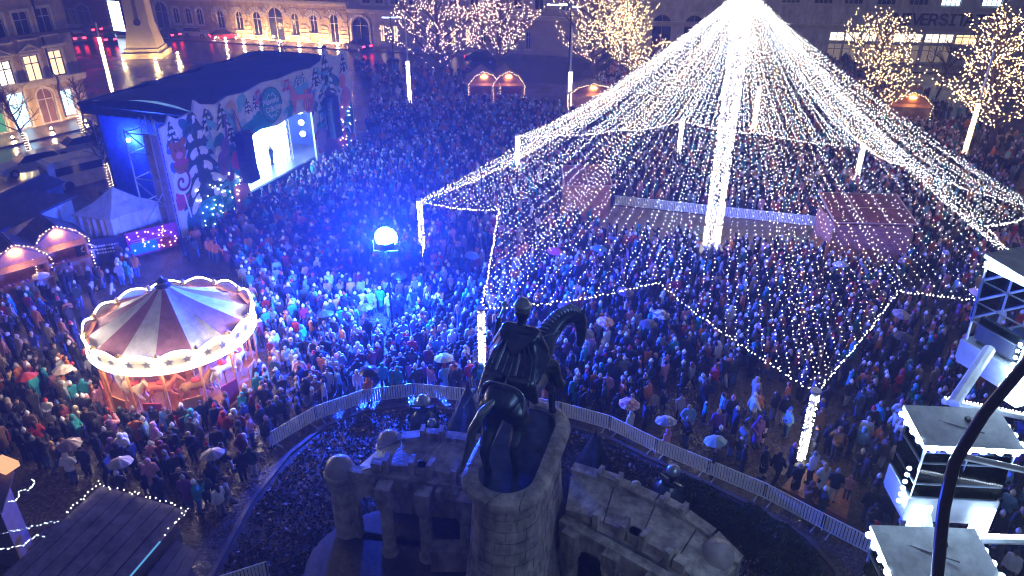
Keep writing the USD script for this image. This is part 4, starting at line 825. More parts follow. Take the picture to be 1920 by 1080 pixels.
for k in range(NG): a = 2 * PI * k / NG; part(t, 'rim_column', MB().cyl((3.12 * math.cos(a), 3.12 * math.sin(a), .42), (3.12 * math.cos(a), 3.12 * math.sin(a), 3.4), .05, None, 8), C_('column_orange', (.60, .24, .08)))
for k in range(7):
    a = PI + PI * (k + .3) / 6.5; part(t, 'lower_panel', MB().box((3.18 * math.cos(a), 3.18 * math.sin(a), .95), (.05, .75, 1.0), a), (C_('panel_orange', (.62, .24, .08)), C_('panel_red', (.5, .06, .07)))[k % 2])
# ---------------------------------------------------------------- the canopy of fairy lights
MB_ = at(1330, 480); MH = 14.85
mst = thing('canopy_mast', 'tall central mast sheathed in dazzling white lights', 'light mast', MB_)
part(mst, 'lattice', truss(MB(), (0, 0, 0), (0, 0, MH), .55, 24, .035), STEEL)
part(mst, 'base_block', MB().box((0, 0, .25), (1.5, 1.5, .5)), M('concrete', (.3, .3, .3)))
g_ = np.random.default_rng(3); n = 2000; z = g_.uniform(.4, MH, n); s_ = g_.integers(0, 4, n); q = g_.uniform(-.40, .40, n); X = np.where(s_ % 2 == 0, q, np.where(s_ == 1, .40, -.40)); Y = np.where(s_ % 2 == 0, np.where(s_ == 0, .40, -.40), q)
tag(part(mst, 'light_sheath', MB().octas(np.c_[X, Y, z], .032), BULB_W), kind='stuff')
part(mst, 'top_ring', MB().lathe([(.55, -.05), (.62, 0), (.55, .05), (.5, 0), (.55, -.05)], 24, (0, 0, MH)), STEEL)
cn = thing('fairy_light_canopy', 'huge tent shaped canopy of white fairy light strings hung from the central mast', 'string lights', MB_)
TL = [p + [0, 0, h] - MB_ for p, h in zip(TIPS, TIPH)]
star = []
MIDPX = {0: (1235, 530, 4.5), 1: (1685, 545, 4.4), 3: None, 7: (935, 393, 4.4)}
for k in range(8):
    a, b = TL[k], TL[(k + 1) % 8]; star.append(a)
    if MIDPX.get(k): x, y, z = MIDPX[k]; star.append(at(x, y, z) - MB_)
    else:
        m = (a + b) / 2; m[:2] *= .81; m[2] = 4.35; star.append(m)
edge = [sag(star[k], star[(k + 1) % 16], 10, .22) for k in range(16)]
for k in range(16):
    w = part(cn, 'edge_cable', MB().tube(edge[k], .015, 3), WIRE)
    P_ = resample(edge[k], .17); tag(part(w, 'bulbs', MB().octas(P_ + g_.normal(0, .025, P_.shape), g_.uniform(.03, .042, len(P_))), BULB_W), kind='stuff')
NS = 14
for k in range(16):
    pe = edge[k]; Lc = np.r_[0, np.cumsum(np.linalg.norm(np.diff(pe, axis=0), axis=1))]
    for j in range(NS):
        f = (.5 * (.5 - .5 * math.cos(PI * (j + .5 + g_.uniform(-.3, .3)) / NS)) + .5 * (j + .5 + g_.uniform(-.3, .3)) / NS) * Lc[-1]; e = np.array([np.interp(f, Lc, pe[:, i]) for i in range(3)])
        az = math.atan2(e[1], e[0]) + g_.uniform(-.03, .03); top = np.array([.55 * math.cos(az), .55 * math.sin(az), MH - g_.uniform(0, .25)])
        c = sag(top, e, 9, g_.uniform(.45, .9)); t_ = np.linspace(0, 1, 9); 
        w = part(cn, 'light_string', MB().tube(c, .006, 3), WIRE)
        P_ = resample(c, .20 + .04 * g_.random()); P_ = P_ + g_.normal(0, .03, P_.shape)
        tag(part(w, 'bulbs', MB().octas(P_, g_.uniform(.012, .029, len(P_))), (BULB_W, BULB_C, BULB_W, BULB_C, BULB_G)[int(g_.integers(0, 5))]), kind='stuff')

# ---------------------------------------------------------------- fenced floor with two red roofed kiosks under the canopy
BARM = M('barrier_galvanised', (.82, .86, .90), rough=.4, metal=.0, var=.06)
BAR_FORM = []
def make_barrier(L=2.15):
    path = '/World/Forms/barrier'
    UsdGeom.Xform.Define(stage, path)
    fr = MB().tube([(-L / 2, 0, .1), (-L / 2, 0, .84), (L / 2, 0, .84), (L / 2, 0, .1)], .022, 6).cyl((-L / 2, 0, .2), (L / 2, 0, .2), .02, None, 6)
    part(path, 'frame', fr, BARM)
    m = MB()
    for k in range(19): x = -L / 2 + L * (k + 1) / 20; m.box((x, 0, .51), (.08, .02, .65))
    part(path, 'bars', m, BARM)
    for s in (-1, 1): part(path, 'foot', MB().box((s * L * .38, 0, .06), (.05, .62, .05)).cyl((s * L * .38, 0, .06), (s * L * .38, 0, .2), .02, None, 5), STEEL)
stage.CreateClassPrim('/World/Forms'); make_barrier()
def place(form, name, label, cat, pos, rz, group=None, inst=True):
    path = uniq('/World', name); x = UsdGeom.Xform.Define(stage, path); x.AddTranslateOp().Set(tuple(float(v) for v in pos)); x.AddRotateZOp().Set(math.degrees(rz))
    x.GetPrim().GetReferences().AddInternalReference('/World/Forms/' + form)
    if inst: x.GetPrim().SetInstanceable(True)
    return tag(path, label, cat, group)
def barrier_run(pts, label, group, L=2.2):
    P_ = np.asarray(pts, float)[:, :2]; d = np.r_[0, np.cumsum(np.linalg.norm(np.diff(P_, axis=0), axis=1))]; n = max(1, int(round(d[-1] / L)))
    q = [np.array([np.interp(d[-1] * k / n, d, P_[:, i]) for i in (0, 1)]) for k in range(n + 1)]
    for k in range(n):
        c = (q[k] + q[k + 1]) / 2; dd = q[k + 1] - q[k]; place('barrier', 'crowd_barrier', label(k, n) if callable(label) else label, 'barrier', (*c, 0), math.atan2(dd[1], dd[0]), group)
ORD = ['first', 'second', 'third', 'fourth', 'fifth', 'sixth', 'seventh', 'eighth', 'ninth', 'tenth', 'eleventh', 'twelfth', 'thirteenth', 'fourteenth', 'fifteenth', 'sixteenth', 'seventeenth', 'eighteenth', 'nineteenth', 'twentieth', 'twenty first', 'twenty second']
fl0, fl1 = at(1152, 388), at(1562, 432)
barrier_run([fl0, fl1], lambda k, n: f'{ORD[k]} pale steel barrier from the left in the row between the two kiosks', 'barriers between the kiosks', 2.0)
q0, q1, q2, q3 = at(1150, 392), at(1560, 434), at(1525, 490), at(1100, 445)
pts = [q[:2] for q in (q0, q1, q2, q3)]
ctr = sum(pts) / 4; e1 = pts[1] - pts[0]; ang = math.atan2(e1[1], e1[0])
t = thing('wooden_floor', 'low empty brown wooden floor in front of the barriers between the kiosks', 'platform', (*ctr, 0), ang)
R2 = rotz(-ang)[:2, :2]; l = [R2 @ (p - ctr) for p in pts]
for k in range(12):
    a0, a1 = (k + .02) / 12, (k + .98) / 12; part(t, 'floor_board', MB().prism(sg.Polygon([l[0] + (l[1] - l[0]) * a0, l[0] + (l[1] - l[0]) * a1, l[3] + (l[2] - l[3]) * a1, l[3] + (l[2] - l[3]) * a0]), .25), M('floor_brown', (.26, .18, .11), rough=.4, var=.2, scale=1.5))
for (x, y) in ((1295, 452), (1480, 470)):
    p = R2 @ (at(x, y)[:2] - ctr); part(t, 'grey_hatch', MB().box((p[0], p[1], .5), (1.6, .9, .55)), M('hatch_grey', (.20, .21, .17), rough=.5))
ROOFR = M('kiosk_roof_red', (.26, .05, .06), rough=.4, var=.3, scale=1.5, stain=.4, streak=1.0)
TRIM = M('kiosk_trim', (.62, .36, .28), rough=.5)
def kiosk(label, pos, rz, w, d, cols, rows, h=2.3, open_front=False):
    t = thing('kiosk', label, 'kiosk', pos, rz, 'red roofed wooden kiosks')
    for k in range(7): part(t, 'wall_plank', MB().box((0, -d / 2, .18 + .36 * k), (w, .08, .345)), WOOD_R)
    for s in (-1, 1):
        for k in range(7): part(t, 'wall_plank', MB().box((s * w / 2, 0, .18 + .36 * k), (.08, d - .1, .345)), WOOD_R)
        part(t, 'corner_post', MB().box((s * (w / 2 + .02), -d / 2 - .02, 1.1), (.14, .14, 2.2)), M('post_ochre', (.45, .22, .06), rough=.5))
    part(t, 'back_wall', MB().box((0, d / 2, 1.25), (w, .08, 2.5)), WOOD_R)
    sl = .35 / d; R = np.array([[1, 0, 0], [0, math.cos(.16), -math.sin(.16)], [0, math.sin(.16), math.cos(.16)]])
    for i in range(cols):
        for j in range(rows):
            x, y = -w / 2 - .1 + (w + .2) * (i + .5) / cols, -d / 2 - .15 + (d + .3) * (j + .5) / rows
            part(t, 'roof_panel', MB().box((x, y, h + .28 + y * .16), ((w + .2) / cols - .1, (d + .3) / rows - .1, .06), R=R), ROOFR)
    for i in range(cols + 1): x = -w / 2 - .1 + (w + .2) * i / cols; part(t, 'roof_batten', MB().box((x, 0, h + .27), (.08, d + .35, .09), R=R), TRIM)
    for j in range(rows + 1): y = -d / 2 - .15 + (d + .3) * j / rows; part(t, 'roof_batten', MB().box((0, y, h + .25 + y * .16), (w + .25, .08, .07), R=R), TRIM)
    return t
k1 = at(1100, 415); kiosk('left kiosk of red roof panels and reddish planks under the light canopy', k1 + [-.05, 1.2, 0], .02, 2.9, 2.5, 2, 1, 2.55)
k2 = at(1628, 505); kiosk('right kiosk with six red roof panels and a long plank wall', k2 + [.1, 2.1, 0], -.06, 4.4, 3.1, 3, 2, 2.75)

# ---------------------------------------------------------------- monument
MO, MA = np.array([.1, 15.5, 0]), -math.radians(17)
def mloc(p): return rotz(-MA) @ (np.asarray(p, float) - MO)
def mw(p): return rotz(MA) @ np.asarray(p, float) + MO
LIME = [M(f'limestone_{k}', c, rough=.40, var=.45, scale=2.6, bump=.8, bscale=11, stain=.62, streak=.35) for k, c in enumerate(((.46, .42, .39), (.50, .46, .43), (.42, .38, .36), (.47, .43, .39)))]
JOINT = M('mortar_dark', (.035, .03, .028), rough=.8)
ped = thing('monument_pedestal', 'bulging stone pedestal with battlemented side walks under the bronze rider', 'pedestal', MO, MA)
def stadium(hw, hl, n=14, cy=.25):
    s = max(hl - hw, .05); p = [(hw * math.cos(a), cy + s + hw * math.sin(a)) for a in np.linspace(0, PI, n)] + [(hw * math.cos(a), cy - s + hw * math.sin(a)) for a in np.linspace(PI, 2 * PI, n)]
    return np.array(p)
def ring_pts(off, n):                                             # evenly spaced points round the pedestal outline, off = outward offset
    q = stadium(.89 + off, 1.98 + off, 24); q = np.vstack([q, q[:1]]); L = np.r_[0, np.cumsum(np.linalg.norm(np.diff(q, axis=0), axis=1))]
    return np.array([[np.interp(L[-1] * k / n, L, q[:, i]) for i in (0, 1)] for k in range(n)])
flare = lambda z: (max(0.0, 5.9 - z) / 4.9) ** 1.8 * .50
NC, NB = 13, 18
m = MB(); rows = []
for z in np.linspace(.9, 5.95, 12):
    rows.append(np.c_[ring_pts(flare(z) - .06, 60), np.full(60, z)])
V_ = np.vstack(rows); part(ped, 'core', m.add(V_, [[i * 60 + j, i * 60 + (j + 1) % 60, (i + 1) * 60 + (j + 1) % 60, (i + 1) * 60 + j] for i in range(11) for j in range(60)]), JOINT)
for c in range(NC):
    z0, z1 = 1.0 + c * 4.9 / NC + .02, 1.0 + (c + 1) * 4.9 / NC - .02
    o0, o1 = ring_pts(flare(z0), NB * 6), ring_pts(flare(z1), NB * 6); i0, i1 = ring_pts(flare(z0) - .16, NB * 6), ring_pts(flare(z1) - .16, NB * 6)
    for b_ in range(NB):
        st0 = b_ * 6 + (3 if c % 2 else 0); idx = [(st0 + k) % (NB * 6) for k in range(7)]; pr = rng.uniform(-.006, .012); ln = lambda A: A
        def ends(A):
            q = A[idx].copy(); d = q[1] - q[0]; q[0] = q[0] + d * .15; d = q[-1] - q[-2]; q[-1] = q[-1] - d * .15; return q
        O0, O1, I0, I1 = ends(o0), ends(o1), ends(i0), ends(i1); O0 = O0 + (O0 - I0) * pr * 6; O1 = O1 + (O1 - I1) * pr * 6
        v = np.vstack([np.c_[O0, np.full(7, z0)], np.c_[O1, np.full(7, z1)], np.c_[I0, np.full(7, z0)], np.c_[I1, np.full(7, z1)]]); F_ = []
        for k in range(6): F_ += [[k, k + 1, 8 + k, 7 + k], [7 + k, 8 + k, 22 + k, 21 + k], [k + 1, k, 14 + k, 15 + k]]
        F_ += [[0, 7, 21, 14], [6, 20, 27, 13]]
        part(ped, 'stone_block', MB().add(v, F_), LIME[int(rng.integers(0, 4))])
NRS = 14; prof = [(-.02, 5.92), (.2, 5.97), (.27, 6.12), (.24, 6.26), (.1, 6.34), (-.14, 6.34), (-.18, 6.24)]
RG = [ring_pts(o, NRS * 6) for o, z in prof]
for b_ in range(NRS):
    idx = [(b_ * 6 + k) % (NRS * 6) for k in range(7)]; v = []
    for (o, z), A in zip(prof, RG):
        q = A[idx].copy(); q[0] = q[0] + (q[1] - q[0]) * .08; q[-1] = q[-1] - (q[-1] - q[-2]) * .08; v.append(np.c_[q, np.full(7, z)])
    v = np.vstack(v); part(ped, 'rim_stone', MB().add(v, [[i * 7 + k, i * 7 + k + 1, (i + 1) * 7 + k + 1, (i + 1) * 7 + k] for i in range(len(prof) - 1) for k in range(6)]), LIME[b_ % 4], 40)
BRONZE = M('dark_bronze', (.075, .105, .135), rough=.27, metal=.85, var=.5, scale=2.5, bump=.15, bscale=8)
BRONZE2 = M('worn_bronze', (.30, .38, .44), rough=.3, metal=.85, var=.4, scale=3)
part(ped, 'top_plate', MB().prism(sg.Polygon(ring_pts(-.15, 48)), .1, frame((0, 0, 6.15), (1, 0, 0), (0, 1, 0), (0, 0, 1))), BRONZE)
WT = 3.95                                                         # height of the side walks
def wing(s):
    I0, I1, O0, O1 = (np.array([1.05 * s, 2.45]), np.array([1.25 * s, .75]), np.array([6.1 * s, .55]), np.array([5.4 * s, -.85])) if s > 0 else (np.array([-1.05, 2.7]), np.array([-1.3, 1.0]), np.array([-5.2, 2.05]), np.array([-5.6, .55]))
    far_, near = (I0, O0), (I1, O1)
    def edge_(a, b, f, bow): p = a + (b - a) * f; d = b - a; nn = np.array([-d[1], d[0]]) / np.linalg.norm(d) * s; return p + nn * bow * 4 * f * (1 - f)
    E0 = lambda f: edge_(I0, O0, f, .35); E1 = lambda f: edge_(I1, O1, f, .35)
    for k in range(4):
        f = np.linspace((k + .012) / 4, (k + .988) / 4, 5); dip = lambda f_: WT - .9 * max(0, f_ - .7) ** 1.6 * 3
        q = [E0(x) for x in f] + [E1(x) for x in f[::-1]]; n_ = len(q); zs = [dip(x) for x in f] + [dip(x) for x in f[::-1]]
        v = [[*p, z] for p, z in zip(q, zs)] + [[*p, z - .22] for p, z in zip(q, zs)]
        F_ = []
        for i in range(4): F_ += [[i, n_ - 1 - i, n_ - 2 - i, i + 1]]
        F_ += [[i, (i + 1) % n_, n_ + (i + 1) % n_, n_ + i] for i in range(n_)] + [[n_ + i, n_ + i + 1, 2 * n_ - 2 - i, 2 * n_ - 1 - i] for i in range(4)]
        part(ped, 'walk_slab', MB().add(v, F_), LIME[(k + (s > 0)) % 4])
    for Ef, side in ((E0, 'far'), (E1, 'near')):                 # coping stones and paired merlons on both edges
        zt = lambda f_: WT - .9 * max(0, f_ - .7) ** 1.6 * 3
        nc = 6
        for k in range(nc):
            f0, f1 = (k + .02) / nc, (k + .98) / nc; a, b_ = Ef(f0), Ef(f1); c = (a + b_) / 2; d = b_ - a; L = np.linalg.norm(d); dz = zt(f1) - zt(f0)
            q = np.array([-d[1], d[0]]) / L * (.12 if side == 'near' else .0)
            e = math.atan2(dz, L); cx = np.array([d[0] / L * math.cos(e), d[1] / L * math.cos(e), math.sin(e)]); cy = np.array([-d[1] / L, d[0] / L, 0]); R_w = np.stack([cx, cy, np.cross(cx, cy)], 1)
            part(ped, 'coping_stone', MB().box((*c, (zt(f0) + zt(f1)) / 2 + (.06 if side == 'far' else -.30)), (L, .36, .16), R=R_w), LIME[int(rng.integers(0, 4))])
        for fm in ((.22, .60) if side == 'far' else (.30, .62)):
            a, b_ = Ef(fm - .045), Ef(fm + .045); d = (b_ - a) / np.linalg.norm(b_ - a); c = (a + b_) / 2; ang_ = math.atan2(d[1], d[0])
            if side == 'far':
                part(ped, 'merlon', MB().box((*c, WT + .12), (.56, .30, .22), ang_), LIME[int(rng.integers(0, 4))])
                for e in (-1, 1): part(ped, 'merlon_post', MB().box((*(c + d * e * .30), WT + .20), (.13, .36, .30), ang_), LIME[int(rng.integers(0, 4))])
            else:
                for e in (-1, 1):
                    part(ped, 'merlon_post', MB().box((*(c + d * e * .40), WT + .06), (.16, .44, .55), ang_), LIME[int(rng.integers(0, 4))])
                    part(ped, 'merlon', MB().box((*(c + d * e * .72), WT - .02), (.34, .3, .3), ang_), LIME[int(rng.integers(0, 4))])
    # wall below the walk with arches, near side, then columns and corbels
    a, b_ = E1(0), E1(1); d = b_ - a; L = np.linalg.norm(d); ang = math.atan2(d[1], d[0])
    w = sg.box(0, .9, L, WT - .2)
    for (u, r, z) in ((L * .26, .62, 2.55), (L * .55, .62, 2.45), (L * .82, .55, 2.3)): w = w.difference(sg.box(u - r, .95, u + r, z).union(sg.Point(u, z).buffer(r, 8)))
    ay = np.array([-d[1], d[0], 0]) / L * (1 if s > 0 else 1); Mx = frame((*a, 0), (*(d / L), 0), (0, 0, 1), np.cross((*(d / L), 0), (0, 0, 1)))
    part(ped, 'arcade_wall', MB().prism(w, .3, Mx), LIME[1])
    nrm = np.array([d[1], -d[0]]) / L
    if nrm[1] > 0: nrm = -nrm
    for f in (.11, .405, .69):
        c = a + d * f + nrm * .34
        q = part(ped, 'column', MB().lathe([(.28, .9), (.28, 1.1), (.21, 1.2), (.19, 2.75), (.25, 2.85), (.29, 2.95), (.29, 3.1), (.0, 3.1)], 14, (*c, 0)), LIME[3], 40)
        part(ped, 'pier_block', MB().box((*c, 3.42), (.46, .46, .6), ang), LIME[2])
    for k in range(7):
        c = a + d * (.07 + .12 * k) + nrm * .12; part(ped, 'corbel', MB().box((*c, WT - .42), (.16, .26, .28), ang), LIME[k % 4])
    a, b_ = E0(0), E0(1); d = b_ - a; L = np.linalg.norm(d)
    part(ped, 'rear_wall', MB().box((*((a + b_) / 2), (WT - .25) / 2 + .2), (L, .3, WT - .65), math.atan2(d[1], d[0])), LIME[0])
    return E0, E1
wr, wl = wing(1), wing(-1)
def turret(c, z, r=.46):
    q = part(ped, 'turret', MB().lathe([(r * .85, .6), (r * .8, z - .9), (r * 1.05, z - .75), (r * 1.05, z - .55), (r * .9, z - .5)], 20, (*c, 0)), LIME[1], 40)
    part(q, 'collar', MB().lathe([(r * 1.0, z - .52), (r * 1.12, z - .42), (r * 1.12, z - .28), (r * .95, z - .2)], 20, (*c, 0)), LIME[2], 40)
    part(q, 'dome', MB().lathe([(r * .98, z - .24), (r * .98, z - .1), (r * .8, z + .12), (r * .45, z + .26), (0, z + .31)], 20, (*c, 0)), M('dome_stone', (.36, .33, .34), rough=.35, var=.2, scale=3), 40)
turret((-5.95, .75), 3.75); turret((-5.0, 2.35), 3.75, .42); turret((5.5, .55), 3.85, .46); turret((6.05, -.55), 3.4, .4)
cv = [(5.5 + .55 * f - .05, .1 - 1.0 * f + .0, 3.35 - .5 * f - .35 * math.sin(PI * f)) for f in np.linspace(0, 1, 9)]
for k in range(8): part(ped, 'chain_link', MB().lathe([(.075, -.02), (.10, 0), (.075, .02), (.055, 0), (.075, -.02)], 8).xf(frame(np.array(cv[k]) + [-.25, -.2, .2], (1, 0, 0) if k % 2 else (0, .8, .6), (0, 0, 1) if k % 2 else (1, 0, 0), (0, -1, 0) if k % 2 else (0, .6, -.8))), BLACK)
for hw, hl, z, h_ in ((7.0, 3.9, .0, .35), (6.6, 3.3, .35, .3), (6.2, 2.9, .65, .3)):
    e_ = np.array([(hw * math.cos(a), .2 + hl * math.sin(a)) for a in np.linspace(0, 2 * PI, 49)[:-1]]); NSg = 16
    part(ped, 'step', MB().prism(sg.Polygon(e_), h_, frame((0, 0, z), (1, 0, 0), (0, 1, 0), (0, 0, 1))), LIME[int(z * 10) % 4] if False else M('wet_step_stone', (.045, .04, .038), rough=.6, var=.35, scale=2, bump=.4, bscale=9))
part(ped, 'buttress', MB().box((1.9, .1, 1.3), (1.2, .5, 1.0), -.4), LIME[0]); part(ped, 'buttress', MB().box((-2.2, .4, 1.3), (1.2, .5, 1.0), .3), LIME[0])
# bronze horse and rider
hs = thing('equestrian_statue', 'dark bronze statue of a crowned rider on horseback seen from behind', 'statue', mw((-.05, .0, 6.25)), MA - .13)
K = 1.64; v, f = horse_mesh(.085, True); v = v * K + [0, .55, 0]
part(hs, 'horse', (v, f), BRONZE, True)
def sm(parts_, name, mat, ref=.09, it=8, parent=None, sc=K, off=(0, .55, 0)):
    mf = union(parts_).refine_to_length(ref); v, f = m2(mf); q = trimesh.Trimesh(v, f, process=True); trimesh.smoothing.filter_taubin(q, iterations=it)
    return part(parent or hs, name, (np.array(q.vertices) * sc + off, np.array(q.faces)), mat, True)
S = lambda x, y, z, r: ((x, y, z), r)
sm([hull(S(-.05, -.98, 1.45, .05), S(-.16, -1.12, 1.32, .07)), hull(S(-.16, -1.12, 1.32, .07), S(-.32, -1.14, .95, .075)), hull(S(-.32, -1.14, .95, .075), S(-.42, -1.12, .5, .065)), hull(S(-.42, -1.12, .5, .065), S(-.55, -1.1, .06, .03))], 'tail', BRONZE2, .06)
cr = [(.0, .62, 1.68), (.06, .86, 1.86), (.15, 1.10, 1.95), (.26, 1.33, 1.96), (.35, 1.50, 1.84), (.40, 1.61, 1.68)]
cr = resample(np.array(cr), .075)
for k, c in enumerate(cr):
    d = (cr[min(k + 1, len(cr) - 1)] - cr[max(k - 1, 0)]); d /= np.linalg.norm(d); up = np.array([0, -d[2], d[1]]); up /= np.linalg.norm(up)
    part(hs, 'mane_band', MB().ball((0, 0, 0), 1, 1).xf(frame(np.array(c) * K + [0, .55, 0] - up * .10, np.array([1, 0, 0]) * .15, d * .05, up * .17)), BRONZE2, True)
rider = [hull(S(0, -.12, 1.62, .22), S(0, -.10, 1.95, .20)), hull(S(-.22, -.08, 2.18, .11), S(.22, -.08, 2.18, .11), S(0, -.10, 1.9, .2)), hull(S(0, -.06, 2.3, .075), S(0, -.05, 2.42, .075)), hull(S(0, -.04, 2.5, .125), S(0, 0, 2.45, .10), S(0, .03, 2.38, .07)),
    hull(S(0, .07, 2.47, .03), S(0, .11, 2.44, .02)),
    hull(S(.16, .0, 1.58, .14), S(.38, .32, 1.42, .11)), hull(S(.38, .32, 1.42, .11), S(.46, .42, 1.0, .085)), hull(S(.46, .42, 1.0, .08), S(.47, .58, .95, .05)),
    hull(S(-.16, .0, 1.58, .14), S(-.38, .32, 1.42, .11)), hull(S(-.38, .32, 1.42, .11), S(-.46, .42, 1.0, .085)), hull(S(-.46, .42, 1.0, .08), S(-.47, .58, .95, .05)),
    hull(S(.26, -.08, 2.14, .09), S(.36, .02, 1.85, .075)), hull(S(.36, .02, 1.85, .075), S(.14, .32, 1.76, .055)), hull(S(.14, .32, 1.76, .055), S(.06, .4, 1.77, .05)),
    hull(S(-.26, -.08, 2.14, .09), S(-.42, -.06, 1.86, .075)), hull(S(-.42, -.06, 1.86, .075), S(-.50, .16, 2.02, .055)), hull(S(-.50, .16, 2.02, .055), S(-.52, .22, 2.06, .05))]
for (hx, hy, hz, s) in ((.06, .42, 1.77, 1), (-.53, .24, 2.07, -1)):
    for k in range(4): rider.append(hull(S(hx + (k - 1.5) * .022, hy + .02, hz + .02, .013), S(hx + (k - 1.5) * .022, hy + .075 - .008 * abs(k - 1.5), hz + .0, .011)))
    rider.append(hull(S(hx + s * .035, hy, hz + .02, .014), S(hx + s * .06, hy + .04, hz + .03, .012)))
r_p = sm(rider, 'rider', BRONZE, .05, 5)
sm([hull(S(-.24, -.2, 2.16, .07), S(.24, -.2, 2.16, .07), S(0, -.3, 1.9, .08)), hull(S(-.3, -.28, 1.9, .06), S(.3, -.28, 1.9, .06), S(-.36, -.52, 1.62, .07), S(.36, -.52, 1.62, .07)), hull(S(-.36, -.52, 1.62, .07), S(-.42, -.62, 1.3, .06), S(-.1, -.66, 1.68, .07)), hull(S(.36, -.52, 1.62, .07), S(.42, -.5, 1.3, .06), S(.1, -.66, 1.68, .07)),
    hull(S(-.22, -.14, 2.14, .06), S(-.47, -.1, 1.7, .06), S(-.35, -.4, 1.55, .06)), hull(S(.22, -.14, 2.14, .06), S(.40, .0, 1.75, .06), S(.36, -.35, 1.55, .06))], 'cape', BRONZE, .06, 6)
for k in range(7): x = -.3 + .1 * k; part(hs, 'cape_fold', MB().tube([np.array([x * .6, -.22 - .05, 2.12]) * K + [0, .55, 0], np.array([x, -.36, 1.88]) * K + [0, .55, 0], np.array([x * 1.15, -.62, 1.6]) * K + [0, .55, 0]], [.03, .05, .04], 6), BRONZE2 if k % 3 == 1 else BRONZE, True)
part(hs, 'crown', MB().lathe([(.20, -.06), (.24, .1), (.2, .12), (.13, .26), (0, .30)], 14, np.array([0, -.03, 2.55]) * K + [0, .55, 0]), BRONZE2, True)
part(hs, 'mace', MB().cyl(np.array([-.52, .1, 1.98]) * K + [0, .55, 0], np.array([-.56, .55, 2.2]) * K + [0, .55, 0], .035, None, 6).ball(np.array([-.56, .55, 2.2]) * K + [0, .55, 0], .09, 1), BRONZE2)
part(hs, 'sword', MB().cyl(np.array([-.40, .1, 1.55]) * K + [0, .55, 0], np.array([-.58, -.95, 1.15]) * K + [0, .55, 0], .05, .02, 6), BRONZE2)
for (a, b_, z) in ((-.34, -.34, 1.3), ):
    cv = [np.array([.36 * math.cos(q) * 1.02, -.78 + .05 * math.sin(q * 3), 1.33 + .36 * math.sin(q) * 1.02]) * K + [0, .55, 0] for q in np.linspace(-.6, PI + .6, 20)]; part(hs, 'breeching_strap', MB().tube(cv, .035, 5), BRONZE2)
    cv = [np.array([.03 * math.sin(q * 4), -.5 - .5 * q, 1.68 + .02 - .28 * q * q]) * K + [0, .55, 0] for q in np.linspace(0, 1, 8)]; part(hs, 'crupper_strap', MB().tube(cv, .035, 5), BRONZE2)
part(hs, 'saddle_cloth', MB().lathe([(.355 * K, -.38 * K), (.375 * K, -.3 * K), (.375 * K, .25 * K), (.36 * K, .3 * K)], 16, a0=-.35, a1=PI + .35).xf(frame(np.array([0, -.05, 1.29]) * K + [0, .55, 0], (1, 0, 0), (0, 0, 1), (0, 1, 0))), BRONZE)
for s in (-1, 1): part(hs, 'rein', MB().tube([np.array([s * .05, .42, 1.78]) * K + [0, .55, 0], np.array([s * .2 + .05, .9, 1.7]) * K + [0, .55, 0], np.array([s * .09 + .16, 1.46, 1.5]) * K + [0, .55, 0]], .018, 5), BRONZE2)
# bronze side figures and lowered flags
def flag(label, pos, rz, h, lean):
    t = thing('bronze_flag', label, 'statue', pos, rz)
    part(t, 'staff', MB().cyl((0, 0, 0), (lean, 0, h), .05, .04, 8).cyl((lean, 0, h), (lean * 1.05, 0, h + .28), .08, .01, 6), BRONZE)
    n, mm = 14, 8; v = []
    for i in range(mm + 1):
        f = i / mm; w = .1 + 1.1 * f ** .9
        for j in range(n): a = 2 * PI * j / n; v.append((lean * (1 - f) + w * math.cos(a) * (.75 + .18 * math.cos(5 * a)), w * .6 * math.sin(a) * (1 + .2 * math.cos(5 * a)), h * (1 - f) + .02 + .12 * math.sin(3 * a) * f))
    part(t, 'cloth', MB().add(v, [[i * n + j, i * n + (j + 1) % n, (i + 1) * n + (j + 1) % n, (i + 1) * n + j] for i in range(mm) for j in range(n)]), BRONZE, True)
g1 = at(1105, 905, 2.6); flag('dark bronze flag drooping like a cone, right of the horse', (g1[0], g1[1], 2.0), MA, 2.5, .1)
g1 = at(868, 828, 2.6); flag('dark bronze flag leaning behind the left wall, left of the horse', (g1[0], g1[1], 2.0), MA, 2.9, .25)
